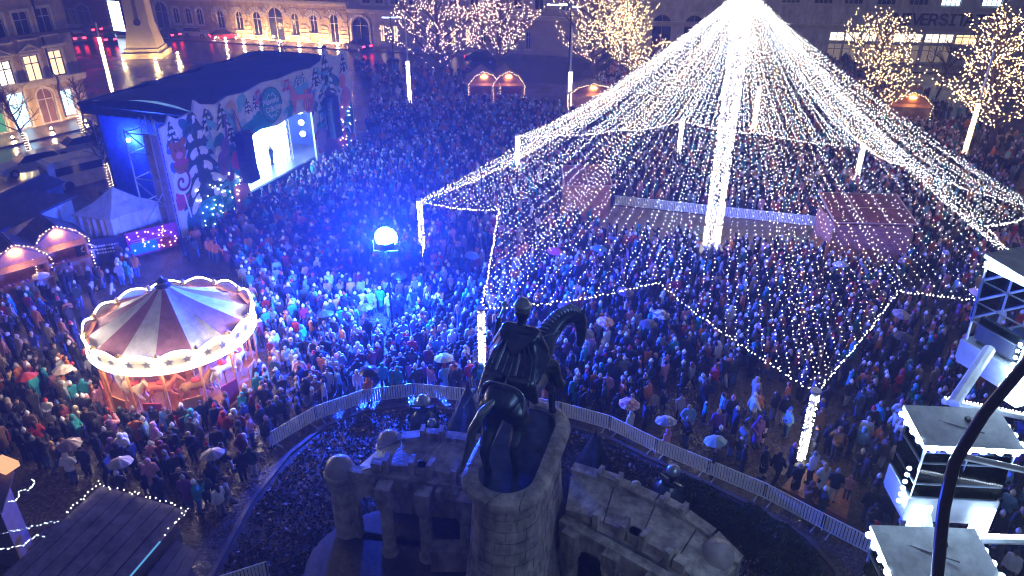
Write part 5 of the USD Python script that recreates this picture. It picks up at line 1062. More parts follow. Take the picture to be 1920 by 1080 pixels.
def bronze_man(label, pos, rz, h, hat=True, arms='down', cape=True):
    t = thing('bronze_figure', label, 'statue', pos, rz); L = []
    L += [hull(S(-.1, 0, .05, .07), S(-.1, 0, .5, .08)), hull(S(-.1, 0, .5, .08), S(-.09, 0, .95, .11)), hull(S(.1, .08, .05, .07), S(.1, .06, .5, .08)), hull(S(.1, .06, .5, .08), S(.09, 0, .95, .11)), hull(S(-.1, .1, .03, .05), S(-.1, 0, .05, .06)), hull(S(.1, .18, .03, .05), S(.1, .08, .05, .06)),
        hull(S(0, 0, .95, .17), S(0, 0, 1.25, .16)), hull(S(-.2, 0, 1.42, .09), S(.2, 0, 1.42, .09), S(0, 0, 1.2, .16)), hull(S(0, .01, 1.5, .06), S(0, .02, 1.58, .06)), hull(S(0, .02, 1.68, .105), S(0, .05, 1.62, .08)), hull(S(0, .13, 1.65, .02), S(0, .15, 1.63, .015))]
    for s in (-1, 1):
        e, w_ = (((s * .42, .05, 1.5), (s * .55, .25, 1.62)) if arms == 'up' else ((s * .3, .02, 1.15), (s * .26, .15, .92)))
        L += [hull(S(s * .22, 0, 1.42, .07), (e, .06)), hull((e, .06), (w_, .045))]
        for k in range(4): L.append(hull((np.array(w_) + [(k - 1.5) * .02, .02, 0], .012), (np.array(w_) + [(k - 1.5) * .022, .07, -.04 + .005 * k], .011)))
        L.append(hull((np.array(w_) + [-s * .03, .01, .01], .014), (np.array(w_) + [-s * .05, .06, .01], .012)))
    k_ = h / 1.75
    sm(L, 'body', BRONZE, .06, 4, t, k_, (0, 0, 0))
    if cape: part(t, 'cape', MB().lathe([(.16 * k_, 1.5 * k_), (.30 * k_, 1.35 * k_), (.36 * k_, .9 * k_), (.44 * k_, .3 * k_)], 18, (0, -.03 * k_, 0), PI - .7, 2 * PI + .7), BRONZE, True)
    part(t, 'helmet' if not hat else 'hat', MB().lathe([(.13, 0), (.13, .05), (.1, .13), (0, .16)] if not hat else [(.2, 0), (.13, .02), (.12, .12), (.05, .16), (0, .17)], 14).xf(frame((0, .02 * k_, 1.70 * k_), (k_, 0, 0), (0, k_, 0), (0, 0, k_))), BRONZE2, True)
    return t
p = at(1252, 955, 2.0); bronze_man('caped bronze warrior in a round helmet behind the right hand wall', (p[0], p[1], .6), MA + PI * .0 - .5, 3.0, False)
p = at(1188, 948, 2.2); bronze_man('bronze figure whose helmet just shows over the right hand wall', (p[0], p[1], .5), MA, 2.5, False, cape=False)
p = at(795, 795, 2.2); bronze_man('bronze man with hat and raised arms behind the left hand wall', (p[0], p[1], .6), MA + .4, 2.7, True, 'down', cape=True)
p = at(812, 818, 2.2); bronze_man('bronze figure with rounded cap close to the left leaning flag', (p[0], p[1], .5), MA + 1.0, 2.3, False)
# garden round the monument
gpts = [at(x, y)[:2] for x, y in ((560, 860), (620, 812), (690, 785), (770, 775), (860, 785), (1015, 800), (1130, 835), (1220, 880), (1320, 925), (1420, 975), (1500, 1025), (1545, 1080))]
gpoly = sg.Polygon(list(gpts) + [(9.0, 13.0), (-9.5, 13.0), (-9.0, 20.0)]).buffer(.3)
structure('flower_bed', MB().prism(gpoly, .12, frame((0, 0, 0), (1, 0, 0), (0, 1, 0), (0, 0, 1))), M('garden_soil', (.06, .045, .035), rough=.7, var=.35, scale=3, bump=.4))
kb = gpoly.buffer(.16).difference(gpoly); structure('kerb_strip', MB().prism(kb, .2), M('kerb_stone', (.10, .085, .08), rough=.45))
def leaves(poly, n, z0, z1, size, seed, name, label, cat, mat, hf=None):
    g_ = np.random.default_rng(seed); P_ = []; b = poly.bounds; prep = shapely.prepared.prep(poly) if False else None
    while len(P_) < n:
        q = np.c_[g_.uniform(b[0], b[2], n), g_.uniform(b[1], b[3], n)]; ok = shapely.contains_xy(poly, q[:, 0], q[:, 1]); P_ += list(q[ok])
    q = np.array(P_[:n]); hh = meshkit.fbm(np.c_[q * .9, np.zeros(n)], 3, seed); z = z0 + (z1 - z0) * hh * g_.uniform(.3, 1, n)
    c = np.c_[q, z]; a, b_ = g_.normal(0, 1, (n, 3)), g_.normal(0, 1, (n, 3)); a /= np.linalg.norm(a, axis=1, keepdims=True); b_ -= a * (a * b_).sum(1, keepdims=True); b_ /= np.linalg.norm(b_, axis=1, keepdims=True)
    s_ = g_.uniform(.6, 1.3, (n, 1)) * size; v = np.stack([c - a * s_, c + b_ * s_ * .5, c + a * s_, c - b_ * s_ * .5], 1).reshape(-1, 3)
    i = np.arange(n)[:, None] * 4; return solo(name, MB().add(v, np.hstack([i, i + 1, i + 2, i + 3])), mat, label, cat, kind='stuff')
LEAF = M('ivy_leaf', (.045, .045, .03), rough=.8, var=.5, scale=8, spec=.15); LEAF2 = M('hedge_leaf', (.035, .05, .025), rough=.7, var=.5, scale=8, spec=.25)
FALL = M('fallen_leaf', (.22, .13, .06), rough=.55, var=.5, scale=9)
base_e = sg.Polygon([tuple(mw((6.9 * math.cos(a), .2 + 3.8 * math.sin(a), 0))[:2]) for a in np.linspace(0, 2 * PI, 40)])
leaves(gpoly.buffer(-.2).difference(base_e), 26000, .1, .4, .07, 1, 'ground_ivy', 'dark ivy and fallen leaves covering the bed round the monument', 'ground cover', LEAF)
leaves(gpoly.buffer(-.2).difference(base_e), 2600, .2, .45, .085, 7, 'fallen_leaves', 'tan fallen leaves scattered over the ivy bed round the monument', 'leaves', FALL)
leaves(sg.Polygon([at(x, y)[:2] for x, y in ((1190, 800), (1250, 720), (1440, 740), (1480, 920), (1550, 985), (1330, 890))]), 2600, .006, .03, .07, 8, 'fallen_leaves', 'wet fallen leaves littering the open cobbles beyond the barriers', 'leaves', FALL)
leaves(sg.Polygon([at(x, y)[:2] for x, y in ((330, 770), (500, 770), (520, 830), (470, 1000), (420, 1070), (330, 900))]), 1500, .006, .03, .07, 9, 'fallen_leaves', 'wet fallen leaves on the cobbles below the carousel', 'leaves', FALL)
hpoly = sg.LineString([at(x, y)[:2] for x, y in ((1290, 955), (1380, 990), (1440, 1030), (1480, 1090))]).buffer(.8).difference(base_e.buffer(-.6))
leaves(hpoly, 16000, .2, 1.25, .075, 2, 'low_hedge', 'low dark hedge curving between the right wall and the kerb', 'hedge', LEAF2)
fpx = ((512, 842), (590, 795), (640, 773), (700, 757), (770, 748), (860, 757), (940, 765), (1015, 775), (1050, 785), (1140, 810), (1230, 855), (1330, 897), (1435, 942), (1545, 1002), (1660, 1062))
barrier_run([at(*p) for p in fpx], lambda k, n: f'{ORD[k]} steel crowd barrier, counted from the left, in the curve round the monument', 'barriers round the monument')
barrier_run([at(385, 1128), at(495, 1092)], 'steel crowd barrier alone at the bottom left beside the pale hut', None, 2.4)

# ---------------------------------------------------------------- ferris wheel at the right edge
wh = thing('ferris_wheel', 'part of a white lit ferris wheel frame with a dark curved rim tube', 'ferris wheel', (0, 0, 0))
RIMP = [dist_at(2050, 520, 13.6), dist_at(1925, 680, 12.6), dist_at(1845, 775, 12.1), dist_at(1790, 865, 11.75), dist_at(1768, 960, 11.5), dist_at(1757, 1090, 11.2), dist_at(1765, 1250, 10.9)]
RIMP.append(np.array([RIMP[-1][0] + .6, RIMP[-1][1] - .4, 1.5])); RIMP.append(np.array([RIMP[-1][0] + .5, RIMP[-1][1], 0]))
part(wh, 'rim_tube', MB().tube(resample(np.array(RIMP), .35), .095, 10), M('rim_dark', (.05, .035, .035), rough=.35, metal=.3), True)
WTUBE = M('wheel_white', (.62, .64, .68), rough=.35)
WBULB = E('wheel_bulb', (.50, .74, 1.0), 110.0); WPANEL = E('wheel_panel', (.62, .82, 1.0), 3.5)
def tube_lit(a, b, r=.09, bulbs=0):
    s_ = part(wh, 'spoke', MB().cyl(a, b, r, None, 8), WTUBE)
    if bulbs: P_ = lin(a, b, bulbs) + [0, 0, r + .03]; tag(part(s_, 'spoke_lights', MB().octas(P_, .022), E('spoke_bulb', (.7, .85, 1.0), 18.0)), kind='stuff')
tube_lit(dist_at(1855, 655, 15.6), dist_at(1787, 757, 14.7), .12); tube_lit(dist_at(1733, 955, 14.2), dist_at(1744, 1010, 13.6), .10)
tube_lit(dist_at(1745, 1008, 13.4), dist_at(1960, 1014, 13.6), .085, 46); tube_lit(dist_at(1800, 855, 12.2), dist_at(1960, 890, 13.0), .06); tube_lit(dist_at(1770, 752, 14.9), dist_at(1960, 790, 15.6), .07, 30)
tube_lit(dist_at(1960, 1014, 13.6), np.array([13.5, 13.0, 0]), .12); tube_lit(dist_at(1960, 890, 13.0), np.array([13.6, 12.0, 0]), .12)
GROOF = M('cabin_roof', (.80, .84, .88), rough=.3, var=.15, stain=.35, streak=1.0)
def cabin(label, c, rz, w=1.75, d=1.05, h=1.85, tilt=0):
    t = thing('wheel_cabin', label, 'cabin', c, rz, 'ferris wheel cabins'); fr = MB()
    R = np.array([[1, 0, 0], [0, math.cos(.12), -math.sin(.12)], [0, math.sin(.12), math.cos(.12)]])
    part(t, 'roof', MB().box((0, 0, 0), (w, d, .09), R=R).box((0, .02, -.12), (w * .94, d * .9, .14)), GROOF)
    part(t, 'roof_seam', MB().box((-.1, 0, .055), (.9, .015, .012), R=rotz(-.45)), BLACK); part(t, 'hatch', MB().lathe([(.09, 0), (.07, .05), (0, .06)], 8, (.2, .18, .06)), BLACK)
    for x in (-w / 2 + .08, 0, w / 2 - .08):
        for y in (-d / 2 + .08, d / 2 - .08): fr.cyl((x, y, -.15), (x * .92, y * .9, -h), .028, None, 6)
    for z in (-.5, -1.0, -1.45, -h + .1):
        for y in (-d / 2 + .08, d / 2 - .08): fr.cyl((-w / 2 + .1, y, z), (w / 2 - .1, y, z), .02, None, 5)
        for x in (-w / 2 + .09, w / 2 - .09): fr.cyl((x, -d / 2 + .1, z), (x, d / 2 - .1, z), .02, None, 5)
    part(t, 'frame', fr, WTUBE)
    gl = MB().box((0, -d / 2 + .06, -.85), (w - .2, .012, 1.2)).box((0, d / 2 - .06, -.85), (w - .2, .012, 1.2)).box((-w / 2 + .07, 0, -.85), (.012, d - .16, 1.2)).box((w / 2 - .07, 0, -.85), (.012, d - .16, 1.2))
    part(t, 'glazing', gl, GLASS)
    part(t, 'ceiling_lamp', MB().box((0, 0, -.22), (w * .5, .12, .03)), E('cabin_lamp', (.55, .78, 1.0), 9.0))
    part(t, 'floor', MB().box((0, 0, -h), (w * .92, d * .9, .1)), M('cabin_floor', (.5, .53, .58)))
    part(t, 'lower_shell', MB().box((0, 0, -h + .28), (w * .95, d * .93, .5)), M('cabin_shell', (.42, .46, .52), rough=.35))
    for s in (-1, 1): part(t, 'seat', MB().box((s * w * .27, 0, -h + .62), (.5, d * .6, .12)).box((s * w * .42, 0, -h + .95), (.1, d * .6, .55)), M('seat_dark', (.05, .055, .065)))
    P_ = [(-w / 2 + (w) * (k + .5) / 6, -d / 2 - .03, -.08) for k in range(6)] + [(-w / 2 - .03, -d / 2 + d * (k + .6) / 4, -.04) for k in range(4)] + [(w / 2 + .03, -d / 2 + d * (k + .6) / 4, -.04) for k in range(4)]
    for q in P_: part(t, 'roof_bulb', MB().ball(q, .058, 1), WBULB)
    for s in (-1, 1): part(t, 'light_panel', MB().box((s * (w / 2 - .3), -d / 2 - .04, -h + .12), (.36, .05, .62)), WPANEL)
    for k in range(6): part(t, 'side_bulb', MB().ball((-w / 2 - .08, -d / 2 + .1, -h + .4 + .16 * k), .04, 1), WBULB)
    return t
c1 = dist_at(1803, 803, 13.9); cabin('ferris wheel cabin with pale roof ringed by bulbs, in the middle of the right edge', c1, -.07)
c2 = dist_at(1752, 1040, 12.4); cabin('ferris wheel cabin cut by the bottom of the picture', c2, -.05)
c3 = dist_at(1968, 500, 15.6); cabin('ferris wheel cabin with glaring white floor panel, cut by the right edge', c3, .35, 2.0, 1.5, 2.5)
part('/World/wheel_cabin_002', 'bottom_panel', MB().box((-.45, -.75, -2.52), (1.2, .5, .3), R=np.eye(3)), WPANEL)
# brick coloured wooden platform with people
pc = [at(x, y)[:2] for x, y in ((1462, 925), (1500, 885), (1592, 935), (1585, 985))]
ctr = at(1525, 935)[:2]
t = thing('wooden_platform', 'low orange brown wooden platform with people standing on it beside the barriers', 'platform', (*ctr, 0), 0)
pg = [p - ctr for p in pc]
for k in range(8):
    a0, a1 = (k + .03) / 8, (k + .97) / 8; q = [pg[0] + (pg[1] - pg[0]) * a0, pg[0] + (pg[1] - pg[0]) * a1, pg[3] + (pg[2] - pg[3]) * a1, pg[3] + (pg[2] - pg[3]) * a0]
    part(t, 'deck_board', MB().prism(sg.Polygon(q), .28), M('deck_orange', (.40, .14, .06), rough=.45, var=.25, scale=4))
PLAT = sg.Polygon([p for p in pc])
# ---------------------------------------------------------------- people
def skel(pose, h=1.0):
    J = dict(hl=(-.09, 0, .92), hr=(.09, 0, .92), kl=(-.10, .02, .50), kr=(.10, .02, .50), al=(-.10, -.02, .09), ar=(.10, -.02, .09), pelv=(0, 0, .96), chest=(0, 0, 1.25), sl=(-.185, -.01, 1.41), sr=(.185, -.01, 1.41), neck=(0, 0, 1.47), head=(0, .015, 1.625))
    arm = dict(down=((.25, .0, 1.13), (.26, .10, .90)), pockets=((.29, -.05, 1.14), (.19, .14, .99)), phone=((.25, .20, 1.26), (.10, .36, 1.55)), up=((.30, .14, 1.56), (.26, .24, 1.80)), umbrella=((.24, .10, 1.15), (.14, .30, 1.24)), hold=((.25, .07, 1.14), (.08, .24, 1.12)))
    R, L = dict(stand=('down', 'down'), pockets=('pockets', 'pockets'), phone=('phone', 'hold'), umbrella=('umbrella', 'pockets'), walk=('down', 'down'), hold=('hold', 'hold'), cheer=('up', 'down'))[pose]
    (J['er'], J['wr']) = arm[R]; (e, w) = arm[L]; J['el'], J['wl'] = (-e[0], e[1], e[2]), (-w[0], w[1], w[2])
    if pose == 'walk':
        J['kl'], J['al'] = (-.09, .20, .51), (-.09, .24, .10); J['kr'], J['ar'] = (.09, -.06, .50), (.09, -.30, .16)
        J['er'], J['wr'] = (.24, .10, 1.14), (.22, .24, .95); J['el'], J['wl'] = (-.24, -.12, 1.14), (-.25, -.14, .92)
    return {k: np.array(v, float) for k, v in J.items()}
def limbs(J, e, which):
    o = []
    if 'legs' in which:
        for s in 'lr': o += [hull((J['h' + s], .095 + e), (J['k' + s], .065 + e)), hull((J['k' + s], .065 + e), (J['a' + s] + [0, 0, .04], .045 + e))]
        o.append(hull((J['hl'], .10 + e), (J['hr'], .10 + e), (J['pelv'], .11 + e)))
    if 'torso' in which:
        o += [hull((J['pelv'] + [-.06, 0, 0], .11 + e), (J['pelv'] + [.06, 0, 0], .11 + e), (J['chest'] + [-.07, 0, 0], .115 + e), (J['chest'] + [.07, 0, 0], .115 + e)), hull((J['chest'] + [-.07, 0, 0], .115 + e), (J['chest'] + [.07, 0, 0], .115 + e), (J['sl'], .065 + e), (J['sr'], .065 + e), (J['neck'], .05 + e))]
    if 'arms' in which:
        for s in 'lr': o += [hull((J['s' + s], .062 + e), (J['e' + s], .048 + e)), hull((J['e' + s], .048 + e), (J['w' + s], .034 + e))]
    return o
def hand(J, s):
    w = J['w' + s]; d = w - J['e' + s]; d /= np.linalg.norm(d); a = np.cross(d, [0, 1, .3]); a /= np.linalg.norm(a); c = w + d * .05
    sg_ = 1 if s == 'l' else -1; o = [hull((w, .028), (c + a * .022, .018), (c - a * .022, .018))]
    b_ = np.cross(d, a) * .015
    for k, ln in enumerate((.055, .068, .064, .048)): q = c + a * (.033 - .022 * k) + d * .012; o += [hull((q, .010), (q + d * ln * .55, .0095)), hull((q + d * ln * .55, .0095), (q + d * ln * .9 + b_ * 1.2, .008))]
    o.append(hull((w + a * .024 * sg_, .012), (w + d * .045 + a * .05 * sg_, .010))); return o
SKINS = [M('skin_light', (.50, .30, .22), rough=.5), M('skin_tan', (.40, .23, .15), rough=.5)]
def person_form(key, pose, head, long):
    path = '/World/Forms/' + key; UsdGeom.Xform.Define(stage, path); J = skel(pose); H = J['head']
    body = limbs(J, 0, ('legs', 'torso', 'arms')) + [hull((J['neck'] + [0, 0, -.03], .055), (H + [0, -.01, -.06], .05)), hull((H + [0, -.012, .025], .098), (H + [0, .03, -.06], .062)), hull((H + [0, .085, -.005], .014), (H + [0, .112, -.03], .013))]
    for s in (-1, 1): body.append(hull((H + [s * .095, -.01, 0], .02), (H + [s * .1, -.015, -.03], .015)))
    for s in 'lr': body += hand(J, s) + [hull((J['a' + s], .045), (J['a' + s] + [0, .13, -.045], .03))]
    part(path, 'body', m2(union(body)), SKINS[0], 50)
    eyes = MB()
    for s in (-1, 1): eyes.ball(H + [s * .036, .088, .012], .012, 0)
    part(path, 'eyes', eyes, BLACK); part(path, 'mouth', MB().ball(H + [0, .082, -.062], .02, 0, (1, .5, .3)), C_('lips', (.35, .10, .09)))
    coat = limbs(J, .032, ('torso', 'arms'))
    if long: coat.append(hull((J['pelv'], .17), ((J['kl'] + J['kr']) / 2 + [-.06, 0, -.02], .16), ((J['kl'] + J['kr']) / 2 + [.06, 0, -.02], .16)))
    else: coat.append(hull((J['pelv'] + [-.05, 0, .05], .155), (J['pelv'] + [.05, 0, .05], .155), (J['hl'] + [0, 0, -.05], .135), (J['hr'] + [0, 0, -.05], .135)))
    coat.append(hull((J['neck'] + [0, 0, -.01], .085), (J['neck'] + [0, -.01, .04], .078)))
    part(path, 'coat', m2(union(coat)), BLACK, 50)
    part(path, 'trousers', m2(union(limbs(J, .022, ('legs',)))), BLACK, 50)
    for s in 'lr': part(path, 'shoe', m2(hull((J['a' + s] + [0, -.02, -.01], .062), (J['a' + s] + [0, .15, -.05], .045), (J['a' + s] + [0, -.03, -.05], .05))), BLACK)
    if head == 'hat': hd = union([hull((H + [0, -.015, .05], .108), (H + [0, -.02, .10], .085)), hull((H + [0, -.02, .19], .038), (H + [0, -.02, .185], .038))])
    elif head == 'hood': hd = union([hull((H + [0, -.03, .03], .135), (H + [0, -.05, -.08], .13)), hull((J['neck'], .11), (H + [0, -.05, -.08], .12))]) - hull((H + [0, .16, .0], .095), (H + [0, .1, -.03], .085))
    elif head == 'short': hd = hull((H + [0, -.03, .04], .105), (H + [0, -.045, -.03], .09))
    else: hd = union([hull((H + [0, -.025, .035], .108), (H + [0, -.05, -.02], .10)), hull((H + [0, -.06, -.02], .095), (H + [0, -.085, -.22], .075))])
    part(path, {'hat': 'hat', 'hood': 'hood', 'short': 'hair', 'long': 'hair'}[head], m2(hd), BLACK, 50)
    if pose == 'phone': part(path, 'phone', MB().box(J['wr'] + [-.05, .05, .08], (.16, .012, .08)), BLACK)
POSES = ('stand', 'pockets', 'phone', 'walk', 'hold', 'umbrella', 'cheer'); HEADS = ('hat', 'hood', 'short', 'long')
for p_ in POSES:
    for h_ in HEADS:
        for l_ in (0, 1):
            if l_ and p_ in ('cheer',): continue
            person_form(f'{p_}_{h_}_{l_}', p_, h_, l_)
def K_(n, c, v=.15): return M('cloth_' + n, c, rough=.75, var=v, scale=6)
COATS = [('black', (.012, .012, .016), 36), ('navy', (.014, .022, .06), 22), ('charcoal', (.035, .035, .04), 14), ('dark green', (.03, .055, .04), 6), ('white', (.62, .62, .62), 9), ('beige', (.42, .33, .24), 7), ('red', (.42, .02, .03), 5), ('maroon', (.16, .02, .04), 5), ('sky blue', (.18, .36, .55), 5), ('grey', (.22, .23, .25), 7), ('pink', (.60, .28, .36), 4), ('teal', (.02, .25, .30), 4), ('orange', (.60, .18, .04), 2), ('brown', (.15, .08, .05), 6), ('purple', (.16, .06, .24), 3)]
LOWS = [('black trousers', (.02, .02, .022), 10), ('blue jeans', (.06, .11, .22), 7), ('grey trousers', (.16, .16, .17), 3), ('pale trousers', (.50, .47, .44), 2)]
TOPS = {'hat': [('white knit hat', (.70, .70, .70), 7), ('grey knit hat', (.32, .32, .34), 3), ('black knit hat', (.02, .02, .02), 4), ('red knit hat', (.48, .03, .04), 2), ('pink knit hat', (.62, .28, .38), 1), ('blue knit hat', (.06, .16, .42), 1)],
        'short': [('short dark hair', (.03, .018, .012), 5), ('short brown hair', (.10, .05, .03), 3), ('short grey hair', (.28, .27, .26), 1)], 'long': [('long blonde hair', (.42, .28, .12), 3), ('long dark hair', (.03, .018, .012), 5), ('long auburn hair', (.18, .06, .03), 2)]}
def pick(r, l): w = np.array([x[2] for x in l], float); return l[int(r.choice(len(l), p=w / w.sum()))]
def slug(s): return s.replace(' ', '_')
NAMED = []
LM = [('the carousel', (-14.4, 27.4)), ('the left barriers', (-7.0, 26.5)), ('the bronze horse', (-.5, 27.5)), ('the middle barriers', (5.0, 25.0)), ('the nearest lit post', (11.1, 23.2)), ('the wooden platform', (9.6, 20.9)), ('the ferris wheel', (13.0, 19.5)), ('the boarded roof', (-10.5, 18.6)), ('the left huts', (-20.0, 31.0)), ('the right barriers', (12.4, 19.0))]
def person(pos, rz, r, spec=None, h=None, group=None):
    s = dict(pose=str(r.choice(POSES[:5], p=[.3, .25, .17, .13, .15])), head=str(r.choice(HEADS, p=[.36, .24, .18, .22])), long=int(r.random() < .33))
    s.update(coat=pick(r, COATS)[0], low=pick(r, LOWS)[0], skin=int(r.integers(0, 2)))
    if spec: s.update(spec)
    if s['pose'] == 'cheer': s['long'] = 0
    if s['head'] == 'hood': s['top'] = s['coat'] + ' hood up'
    elif 'top' not in s: s['top'] = pick(r, TOPS[s['head']])[0]
    path = place(f"{s['pose']}_{s['head']}_{s['long']}", 'person', None, 'person', pos, rz, group, inst=False)
    k = (h or r.uniform(.94, 1.06)) * .84; UsdGeom.Xformable(path and stage.GetPrimAtPath(path)).AddScaleOp().Set((k, k, k))
    def bind(n, m): UsdShade.MaterialBindingAPI.Apply(stage.OverridePrim(f'{path}/{n}')).Bind(m)
    cc_ = dict((a, b) for a, b, _ in COATS); bind('coat', K_(slug(s['coat']), cc_[s['coat']])); bind('trousers', K_(slug(s['low']), dict((a, b) for a, b, _ in LOWS)[s['low']]))
    bind('body', SKINS[s['skin']])
    if s['head'] == 'hood': bind('hood', K_(slug(s['coat']), cc_[s['coat']]))
    else: bind('hat' if s['head'] == 'hat' else 'hair', K_(slug(s['top']), dict((a, b) for a, b, _ in TOPS[s['head']])[s['top']]))
    NAMED.append((path, s, np.asarray(pos, float))); return path
def label_people():
    groups = {}
    for path, s, p in NAMED:
        if 'label' in s: tag(path, s['label']); continue
        q = np.array(p[:2]); lm = min(LM, key=lambda l: np.hypot(*(q - l[1]))); dx, dy = q - lm[1]
        rel = ('left of' if dx < 0 else 'right of') if abs(dx) > abs(dy) else ('beyond' if dy > 0 else 'in front of')
        act = {'phone': 'holding up a phone', 'walk': 'walking', 'umbrella': 'holding an umbrella', 'hold': 'hands together', 'cheer': 'with an arm raised', 'pockets': 'hands in pockets', 'stand': 'standing'}[s['pose']]
        top = f"with {s['coat']} hood up" if s['head'] == 'hood' else f"with {s['top']}"
        key = (s['coat'], s['long'], top, rel, lm[0]); groups.setdefault(key, []).append((p[0], path, act, s))
    for (coat, lg, top, rel, lm), l in groups.items():
        l.sort(key=lambda x: x[0]); top = top.replace(coat + ' hood up', 'hood up'); w = f"{'long ' if lg else ''}{coat} coat {top}"
        acts = [x[2] for x in l]; lows = [x[3]['low'] for x in l]
        for i, (x, path, act, s) in enumerate(l):
            if len(l) == 1: t = f'person in {w}, {rel} {lm}'
            elif lows.count(s['low']) == 1: t = f"person in {s['low']}, {w}, {rel} {lm}"
            else: t = f'{ORD[i]} from left in {w}, {rel} {lm}'
            tag(path, ' '.join(t.replace(' in front of ', ' before ').split()[:16]) if len(t.split()) > 16 else t)
# umbrellas
def umbrella_form(key, n=8, R=.44, rise=.19):
    path = '/World/Forms/' + key; UsdGeom.Xform.Define(stage, path); v = [(0, 0, rise)]; F_ = []
    for i in range(1, 5):
        f = i / 4
        for j in range(n * 4):
            a = 2 * PI * j / (n * 4); ph = (j % 4) / 4; r = R * f * (1 - .06 * math.sin(PI * ph) * f); v.append((r * math.cos(a), r * math.sin(a), rise * (1 - f ** 1.9) + .012 * math.sin(PI * ph) * 0 - .03 * f * math.sin(PI * ph)))
    m = n * 4; F_ = [[0, 1 + j, 1 + (j + 1) % m] for j in range(m)]
    for i in range(3): F_ += [q for j in range(m) for q in ([1 + i * m + j, 1 + (i + 1) * m + j, 1 + (i + 1) * m + (j + 1) % m], [1 + i * m + j, 1 + (i + 1) * m + (j + 1) % m, 1 + i * m + (j + 1) % m])]
    part(path, 'canopy', MB().add(v, F_), BLACK, True); rb = MB()
    for j in range(n): a = 2 * PI * j / n; rb.tube([(0, 0, rise - .015), (R * .55 * math.cos(a), R * .55 * math.sin(a), rise * .68 - .012), (R * math.cos(a), R * math.sin(a), -.012)], .006, 4)
    part(path, 'ribs', rb, STEEL); part(path, 'shaft', MB().cyl((0, 0, rise + .06), (0, 0, -.5), .009, None, 6), STEEL); part(path, 'handle', MB().tube([(0, 0, -.48), (0, 0, -.6), (.03, 0, -.65), (.07, 0, -.64), (.08, 0, -.6)], .015, 6), BLACK)
umbrella_form('umbrella'); 
def pattern(name, c1, c2, scale=9):
    if name not in MATS: MATS[name] = usdkit.material(stage, '/World/Looks/' + name, {'tc': ('texture_coordinate', {}), 'v': ('voronoi_texture', {'scale': scale}), 'r': ('rgb_ramp', {'ramp': [(.0, c1), (.5, c2)], 'interpolate': False}), 'p': ('principled_bsdf', {'roughness': .4})}, [('tc.object', 'v.vector'), ('v.color', 'r.fac'), ('r.color', 'p.base_color')], surface='p.BSDF')
    return MATS[name]
def clothu(n, c): return M('umbrella_' + n, c, rough=.3, var=.12, scale=3)
UM = [((1240, 588), 'white umbrella with dark blotches', pattern('umb_blotch', (.62, .62, .62), (.12, .12, .16))), ((1135, 602), 'orange red patterned umbrella', pattern('umb_orange', (.50, .16, .10), (.55, .42, .36), 12)), ((1097, 624), 'plain grey umbrella', clothu('grey', (.14, .13, .14))), ((1062, 574), 'purple umbrella with pink rim', clothu('purple', (.12, .06, .28))), ((1216, 606), 'dark slate umbrella', clothu('slate', (.06, .065, .08))), ((1172, 546), 'large dark mauve umbrella', clothu('mauve', (.12, .09, .13))),
    ((1124, 465), 'teal blue umbrella under the light strings', clothu('teal', (.05, .20, .28))), ((1040, 470), 'bright pink umbrella', clothu('pink', (.70, .10, .35))), ((1175, 776), 'pink and white patterned umbrella over a white coat', pattern('umb_pinkwhite', (.70, .55, .55), (.50, .16, .22), 12)), ((1242, 815), 'white umbrella with blue and red print', pattern('umb_bluewhite', (.62, .64, .70), (.24, .26, .42), 7)), ((1332, 855), 'plain pale blue octagonal umbrella above the barriers', clothu('paleblue', (.30, .46, .58))),
    ((832, 670), 'pale translucent umbrella left of the lit post', clothu('pale', (.45, .48, .58))), ((885, 478), 'blue umbrella near the floodlight, by the canopy corner', clothu('blue', (.10, .22, .48))), ((610, 588), 'dark umbrella in the blue crowd right of the carousel', clothu('navy', (.05, .06, .14))), ((748, 515), 'dark blue umbrella just below the floodlight', clothu('deepblue', (.05, .07, .22))), ((685, 575), 'dark violet umbrella amid the blue crowd', clothu('violet', (.09, .06, .18))), ((1834, 548), 'pale pink umbrella at the edge of the light canopy', clothu('palepink', (.62, .45, .52))),
    ((1690, 588), 'grey umbrella with patterned rim on the right', pattern('umb_greyprint', (.22, .22, .26), (.42, .30, .34), 10)), ((1694, 630), 'black umbrella on the right behind a white coat', clothu('black', (.03, .03, .04))), ((1576, 495), 'white umbrella in front of the right kiosk', pattern('umb_white', (.62, .62, .66), (.40, .42, .5), 8)), ((117, 692), 'cream patterned umbrella left of the carousel', pattern('umb_cream', (.6, .5, .42), (.42, .3, .26), 9)), ((48, 706), 'red umbrella far left below the huts', clothu('red', (.45, .05, .05))), ((76, 516), 'grey white umbrella in front of the left hut', clothu('greywhite', (.40, .38, .40))),
    ((225, 866), 'pale umbrella above the boarded hut roof', clothu('fawn', (.34, .29, .31))), ((398, 850), 'grey lilac umbrella right of the boarded hut roof', clothu('lilac', (.30, .26, .32))), ((130, 832), 'wide mauve umbrella among people at lower left', clothu('rosegrey', (.22, .15, .19))), ((697, 742), 'black umbrella over an orange hood behind the barriers', clothu('jet', (.02, .02, .025))), ((1740, 300), 'cream umbrella beyond the canopy slope on the far right', clothu('sand', (.5, .4, .32))), ((1828, 322), 'pinkish umbrella beside the yellow wrapped pole', clothu('blush', (.5, .28, .26)))]
used_xy = []
ru = np.random.default_rng(41)
